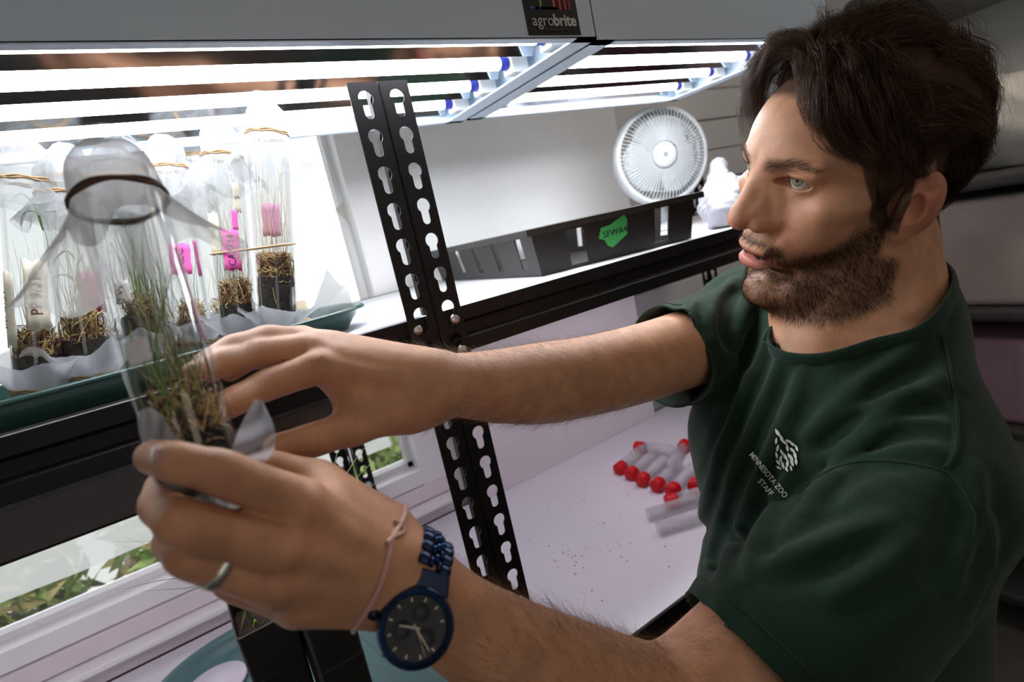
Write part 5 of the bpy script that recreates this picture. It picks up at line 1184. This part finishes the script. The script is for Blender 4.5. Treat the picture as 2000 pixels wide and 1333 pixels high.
def curly(parent,bot,ax,cr,fwd,r,z0,h,n,mats,seed,w=.0005):
    rr=np.random.RandomState(seed); by={}
    for i in range(n):
        m=mats[rr.randint(len(mats))]; pts=[]
        for k in range(4):
            a=rr.uniform(0,6.28); q=r*.93*rr.uniform(.1,1)**.5; pts.append(bot+ax*(z0+h*rr.uniform(0,1)**1.6)+q*(math.cos(a)*cr+math.sin(a)*fwd))
        c=spline(pts,4); rel=(c-bot)-((c-bot)@ax)[:,None]*ax; l=np.linalg.norm(rel,axis=1,keepdims=True); c=c-rel*np.maximum(0,1-r*.95/np.maximum(l,1e-6)); by.setdefault(m.name,(m,[]))[1].append(tube(c,w*rr.uniform(.6,1.4),3))
    for k,(m,ps) in by.items(): v,f=join(ps); o=mobj('dead_grass',v,f,m,parent,True); o['kind']='stuff'
DROOT=mat('dark_root',(.07,.04,.025),.8); MOSS=mat('moss',(.10,.14,.04),.9)
SOILT=mat('tube_soil',(.022,.018,.014),.95,bump=1,bscale=350,noise=.7,nscale=110)
def ptube(top,bot,label,seed,r=.0195,soil=(.012,.055),greens=12,straws=14,roots=60,hg=.10,gm=None,topc=True,botc=True,botdrop=.026,gau=GAU,group='gauze-capped plant tubes standing in the green tray',drop=.034,tie=TWN,botspread=.75,near=False):
    top=np.array(top,float);bot=np.array(bot,float); ax,L_,cr,fwd=tframe(top,bot); t=thing('plant_tube',label,'plant tube',tuple(bot),group)
    v,f=lathe([(r,0),(r,L_)],48,bot,ax,cr); mobj('clear_wall',v,f,ACR,t,True)
    v,f=lathe([(r*.96,L_-.0006),(r*1.0,L_),(r*1.01,L_-.0004)],48,bot,ax,cr); mobj('tube_rim',v,f,ACR,t,True)
    z0,z1=soil; rr=np.random.RandomState(seed); n=40; V=[];F=[]; lev=np.linspace(z0,z1,8)
    for z in lev:
        for i in range(n): th=2*math.pi*i/n; q=r*(.955+rr.uniform(-.05,.0)); V.append(bot+ax*(z+rr.uniform(-.001,.001))+q*(math.cos(th)*cr+math.sin(th)*fwd))
    for k in (.6,.25):
        for i in range(n): th=2*math.pi*i/n; V.append(bot+ax*(z1+rr.uniform(-.001,.005))+r*k*(math.cos(th)*cr+math.sin(th)*fwd))
    K=len(V)//n
    for k in range(K-1):
        for i in range(n): F.append((k*n+i,k*n+(i+1)%n,(k+1)*n+(i+1)%n,(k+1)*n+i))
    F.append(tuple(range(n))[::-1]); F.append(tuple((K-1)*n+i for i in range(n))); mobj('soil_plug',V,F,SOILT,t)
    gm=gm or [GR,GRD,PALEG]
    if greens: stems(t,bot,ax,cr,fwd,r,z1,greens,hg,gm,.0007,'grass',seed=seed+1)
    if straws: stems(t,bot,ax,cr,fwd,r,z1,straws,hg*1.1,[STRAW,BROWNS],.00045,'dry_stems',seed=seed+2)
    if roots:
        curly(t,bot,ax,cr,fwd,r,z1-.006,.034,roots,[STRAW,STRAW,BROWNS,DROOT],seed+3)
        curly(t,bot,ax,cr,fwd,r*1.02,z0+.004,max(z1-z0-.004,.01),roots//2,[BROWNS,DROOT,STRAW,MOSS],seed+9,.0004)
    if topc: cover(t,top,ax,cr,fwd,r,1,drop,gau,seed+4,tie=tie)
    if botc: cover(t,bot-ax*.001,ax,cr,fwd,r,-1,botdrop,GAU2 if not near else GAU3,seed+5,dome=.002,spread=botspread,tie=TWN,corner=1.5)
    return t,bot,ax,cr,fwd,r,L_
def TB(tp,bp,Y,Y2=None):
    a,b_=onplane(tp[0],tp[1],1,Y2 or Y),onplane(bp[0],bp[1],1,Y); return a,a+(b_-a)*((a[2]-Z(-.0605))/(a[2]-b_[2]))
MATSG=[GR,PALEG]
A=ptube(*TB((48,318),(78,757),.668),'plant tube at the far left edge with a PP 9/21 paper label',101,soil=(.022,.046),greens=6,straws=22,roots=150,hg=.10,drop=.024)
tape(*A[:1],A[1],A[2],A[3],A[4],A[5],.056,.122,-34,.022,PAPER,'PP 9/21',.0115,mat('faint_ink',(.36,.30,.26),.8))
tape(*A[:1],A[1],A[2],A[3],A[4],A[5],.070,.132,46,.017,PAPER,'PP 9/21',.0115,INKR)
tape(*A[:1],A[1],A[2],A[3],A[4],A[5],.045,.062,150,.024,PINK)
Bt=ptube(*TB((118,345),(180,748),.672),'plant tube second from the left with leafy sprout and PP 9/21 label',111,soil=(.022,.050),greens=24,straws=44,roots=120,hg=.13,drop=.026)
tape(*Bt[:1],Bt[1],Bt[2],Bt[3],Bt[4],Bt[5],.074,.115,175,.030,PINK)
Ct=ptube(*TB((222,318),(286,690),.745),'plant tube behind the held one with a faint FW label',121,soil=(.012,.060),greens=22,straws=16,roots=50,hg=.13,drop=.045)
tape(*Ct[:1],Ct[1],Ct[2],Ct[3],Ct[4],Ct[5],.075,.100,-10,.020,mat('paper_faint',(.55,.55,.50),.8),'FW',.012,mat('grey_ink',(.14,.15,.14),.8))
Dt=ptube(*TB((322,300),(388,690),.775),'plant tube right of the held one with a pink NEC label',131,soil=(.012,.040),greens=8,straws=12,roots=50,hg=.10,drop=.05)
tape(*Dt[:1],Dt[1],Dt[2],Dt[3],Dt[4],Dt[5],.096,.131,22,.022,PINK,'NEC',.0125,INKB,tilt=.12)
Et=ptube(*TB((430,276),(473,687),.705),'plant tube with a bright pink CAZF14 label in the rubber-banded pair',141,soil=(.016,.050),greens=16,straws=60,roots=240,hg=.13,drop=.036,botdrop=.02)
tape(*Et[:1],Et[1],Et[2],Et[3],Et[4],Et[5],.087,.131,26,.0165,PINK,'CAZF14',.0098,INKB)
tape(*Et[:1],Et[1],Et[2],Et[3],Et[4],Et[5],.131,.152,44,.006,PINK)
tape(*Et[:1],Et[1],Et[2],Et[3],Et[4],Et[5],.105,.150,-30,.018,PAPER,'IM',.010,mat('faint_ink',(.36,.30,.26),.8))
tape(*Et[:1],Et[1],Et[2],Et[3],Et[4],Et[5],.150,.182,58,.008,PAPER,'S',.008,INKB)
Ft=ptube(*TB((520,234),(548,693),.672),'tallest plant tube nearest the black post, full of straw and moss',151,soil=(.014,.070),greens=4,straws=50,roots=420,hg=.13,drop=.038,botdrop=.02,r=.0205)
tape(*Ft[:1],Ft[1],Ft[2],Ft[3],Ft[4],Ft[5],.118,.155,205,.020,PINKL)
Gt=ptube(*TB((374,282),(437,640),.86),'plant tube standing behind the pink-labelled pair',161,soil=(.012,.035),greens=14,straws=6,roots=20,hg=.12,drop=.05,r=.0195)
tape(*Gt[:1],Gt[1],Gt[2],Gt[3],Gt[4],Gt[5],.092,.138,-30,.008,PINK)
Ht=ptube(*TB((243,305),(316,680),.83),'green-topped plant tube in the back row behind the held tube',171,soil=(.012,.04),greens=60,straws=4,roots=20,hg=.165,drop=.02,gau=GAU)
It=ptube(*TB((130,318),(210,700),.80),'plant tube in the back row at the left, behind the labelled pair',181,soil=(.012,.04),greens=8,straws=8,roots=20,hg=.11,drop=.05)
tape(*It[:1],It[1],It[2],It[3],It[4],It[5],.070,.115,20,.012,PINK)
# sprout with broad leaves in the two left tubes
for pts,w,m in (([(95,520),(92,470),(78,420),(72,375)],.0011,GR),([(78,425),(62,395),(40,378),(16,396)],.0026,GR),([(84,450),(70,415),(45,418),(42,450)],.0036,GR),([(74,380),(70,350),(78,335),(80,320)],.0035,PALEG),([(73,385),(55,350),(40,338)],.003,PALEG)):
    blade([onplane(x,y,1,.668) for x,y in pts],w,m,'leaf',A[0],flat=(1,.25))
for pts,w,m in (([(160,640),(158,580),(150,530),(142,490)],.0013,PALEG),([(150,560),(120,520),(95,500),(80,497)],.0011,GR),([(146,505),(130,490),(112,502),(104,520)],.0042,GR),([(150,520),(160,500),(165,480)],.004,PALEG),([(155,560),(135,540),(112,538),(100,552)],.0036,GR),([(160,640),(172,610),(190,590),(215,602)],.0009,GRD),([(158,560),(170,530),(178,500),(185,470)],.0035,PALEG)):
    blade([onplane(x,y,1,.672) for x,y in pts],w,m,'leaf',Bt[0],flat=(1,.22))
# rubber band round the pair
pts=[]
def at_y(T,py):
    return min((T[1]+T[2]*q for q in np.linspace(.03,.2,341)),key=lambda p:abs(topx(p)[1]-py))
c1,c2=at_y(Et,492),at_y(Ft,481); d=(c2-c1); d/=np.linalg.norm(d); nrm_=np.cross((0,0,1.),d); nrm_/=np.linalg.norm(nrm_)
for th in np.linspace(-90,90,18): a=math.radians(th); pts.append(c2+.0222*(math.cos(a)*d+math.sin(a)*nrm_))
for th in np.linspace(90,270,18): a=math.radians(th); pts.append(c1+.0212*(math.cos(a)*d+math.sin(a)*nrm_))
v,f=tube(pts,.0012,6,closed=True); mobj('rubber_band',v,f,mat('tan_rubber',(.55,.36,.20),.6),None,True,'tan rubber band stretched round the two right plant tubes','rubber band')
# a tied gauze end lying at the right end of the tray
gz=thing('tied_gauze','loose tied gauze scrap lying at the right end of the green tray','gauze',tuple(onplane(606,628,1,.69)))
g0=onplane(606,632,1,.69); a1=onplane(690,590,1,.69)-g0; a1/=np.linalg.norm(a1); b1=np.cross(a1,CF); b1/=np.linalg.norm(b1)
v,f=tube([g0-a1*.008,g0+a1*.001,g0+a1*.004],[.0085,.0075,.004],14); mobj('bundle',v,f,mat('bundle_straw',(.42,.29,.14),.8,noise=.5,nscale=200),gz,True)
V=[];F=[];n=13
for k in range(8):
    t=k/7
    for i in range(n): s=i/(n-1)*2-1; V.append(g0+a1*(.003+.052*t*(1-.25*abs(s)))+b1*s*(.005+.026*t)+CU*(.003+.012*t+.004*math.sin(s*7+1)*t)+CF*.006*math.sin(s*5)*t)
for k in range(7):
    for i in range(n-1): a=k*n+i; F.append((a,a+1,a+n+1,a+n))
mobj('gauze_fan',V,F,GAU2,gz,True)
# ---------------------------------------------------------------- the tube he holds
ht,hb=P(222,352,.292),P(404,958,.268)
Hd=ptube(ht,hb,'clear plant tube with grass and gauze cap held between his hands',201,r=.0200,soil=(.000,.024),greens=26,straws=40,roots=110,hg=.10,gm=[GR,GR,GRD,PALEG],topc=False,botc=False,group=None,near=True)
t,bot,ax,cr,fwd,r,L_=Hd
stems(t,bot,ax,cr,fwd,r,.02,34,.15,[GRD,PALEG,BROWNS,GRD],.00035,'grass',seed=77)
def sheet(grid,m,name,parent,th=0):
    g=np.array(grid,float); a,b_=g.shape[:2]; F=[(i*b_+j,i*b_+j+1,(i+1)*b_+j+1,(i+1)*b_+j) for i in range(a-1) for j in range(b_-1)]; return mobj(name,g.reshape(-1,3),F,m,parent,True)
# cap: dome, tie, skirt with a long corner to the left and one to the right
n=96; V=[];rings=[]; tp=bot+ax*L_
for k in range(9):
    tt=k/8*math.pi/2; rings.append([(r*1.04*math.sin(tt)**.8*(1+.03*math.sin(4*th)),.020*math.cos(tt)+.001*math.sin(5*th)*math.sin(tt)) for th in np.linspace(0,2*math.pi,n,endpoint=False)])
rings.append([(r*1.06,-.006)]*n); rings.append([(r*1.015,-.012)]*n)
def ang_d(a,b_): return (a-b_+math.pi)%(2*math.pi)-math.pi
for k in range(1,13):
    q=k/12; row=[]
    for i in range(n):
        th=2*math.pi*i/n   # 0 = picture right, pi = left, pi/2 = towards the camera
        L1=.018+.050*math.exp(-(ang_d(th,math.pi+.25)/.50)**2)+.040*math.exp(-(ang_d(th,-.12)/.45)**2)+.020*math.exp(-(ang_d(th,1.6)/.35)**2)+.018*math.exp(-(ang_d(th,-1.7)/.4)**2)
        out=.34+.60*math.exp(-(ang_d(th,math.pi+.25)/.6)**2)+.22*math.exp(-(ang_d(th,-.12)/.6)**2); fold=.18*math.sin(7*th+.6)+.12*math.sin(12*th)
        row.append((r*1.02+L1*q*out*(1+fold*q),-.012-L1*q*(math.sqrt(max(0,1-out*out))+.05)*(1)))
    rings.append(row)
for row in rings:
    for i in range(n): th=2*math.pi*i/n; V.append(tp+ax*row[i][1]+row[i][0]*(math.cos(th)*cr+math.sin(th)*fwd))
F=[(k*n+i,k*n+(i+1)%n,(k+1)*n+(i+1)%n,(k+1)*n+i) for k in range(len(rings)-1) for i in range(n)]
mobj('gauze_cap',V,F,GAU3,t,True)
for s,dz in ((0,-.0115),(2,-.0128)):
    pts=[tp+ax*(dz+.0006*math.sin(5*th+s))+(r*1.06+.0006)*(math.cos(th)*cr+math.sin(th)*fwd) for th in np.linspace(0,2*math.pi,60,endpoint=False)]; v,f=tube(pts,.0011,6,closed=True); mobj('twine',v,f,TWD,t,True)
# gauze wrapped round the foot: left flap and right flap rising from his grip
def flap(outline,d0,bow,m,name):
    """outline: rows of two picture points (left edge, right edge)"""
    g=[]
    rows=spline([(a[0][0],a[0][1],a[1][0],a[1][1]) for a in outline],5)
    for k,q in enumerate(rows):
        row=[]
        for j in range(9):
            s=j/8; px=q[0]*(1-s)+q[2]*s; py=q[1]*(1-s)+q[3]*s; row.append(P(px,py,d0+bow*math.sin(math.pi*s)+.004*math.sin(k*.6+s*5)))
        g.append(row)
    return sheet(g,m,name,t)
flap([((268,806),(290,795)),((272,850),(318,812)),((292,905),(340,850)),((318,950),(380,900)),((345,975),(420,940))],.249,-.004,GAU2,'gauze_flap')
flap([((497,780),(512,782)),((478,815),(534,830)),((462,850),(538,868)),((450,885),(525,895)),((430,905),(495,912)),((400,925),(450,930))],.262,-.006,GAU2,'gauze_flap')
flap([((372,935),(440,880)),((385,1000),(452,950)),((380,1060),(440,1010))],.266,.004,GAU2,'gauze_wrap')
v,f=lathe([(r*.96,-.0005),(r*1.03,-.001),(r*1.03,.010),(r*1.03,-.024),(r*.5,-.027),(0,-.028)],40,bot,ax,cr); mobj('gauze_base',v,f,GAU3,t,True)
tape(t,bot,ax,cr,fwd,r,.063,.075,-4,.011,mat('white_tag',(.80,.78,.80),.7)); tape(t,bot,ax,cr,fwd,r,.07,.12,88,.0016,PINKL)
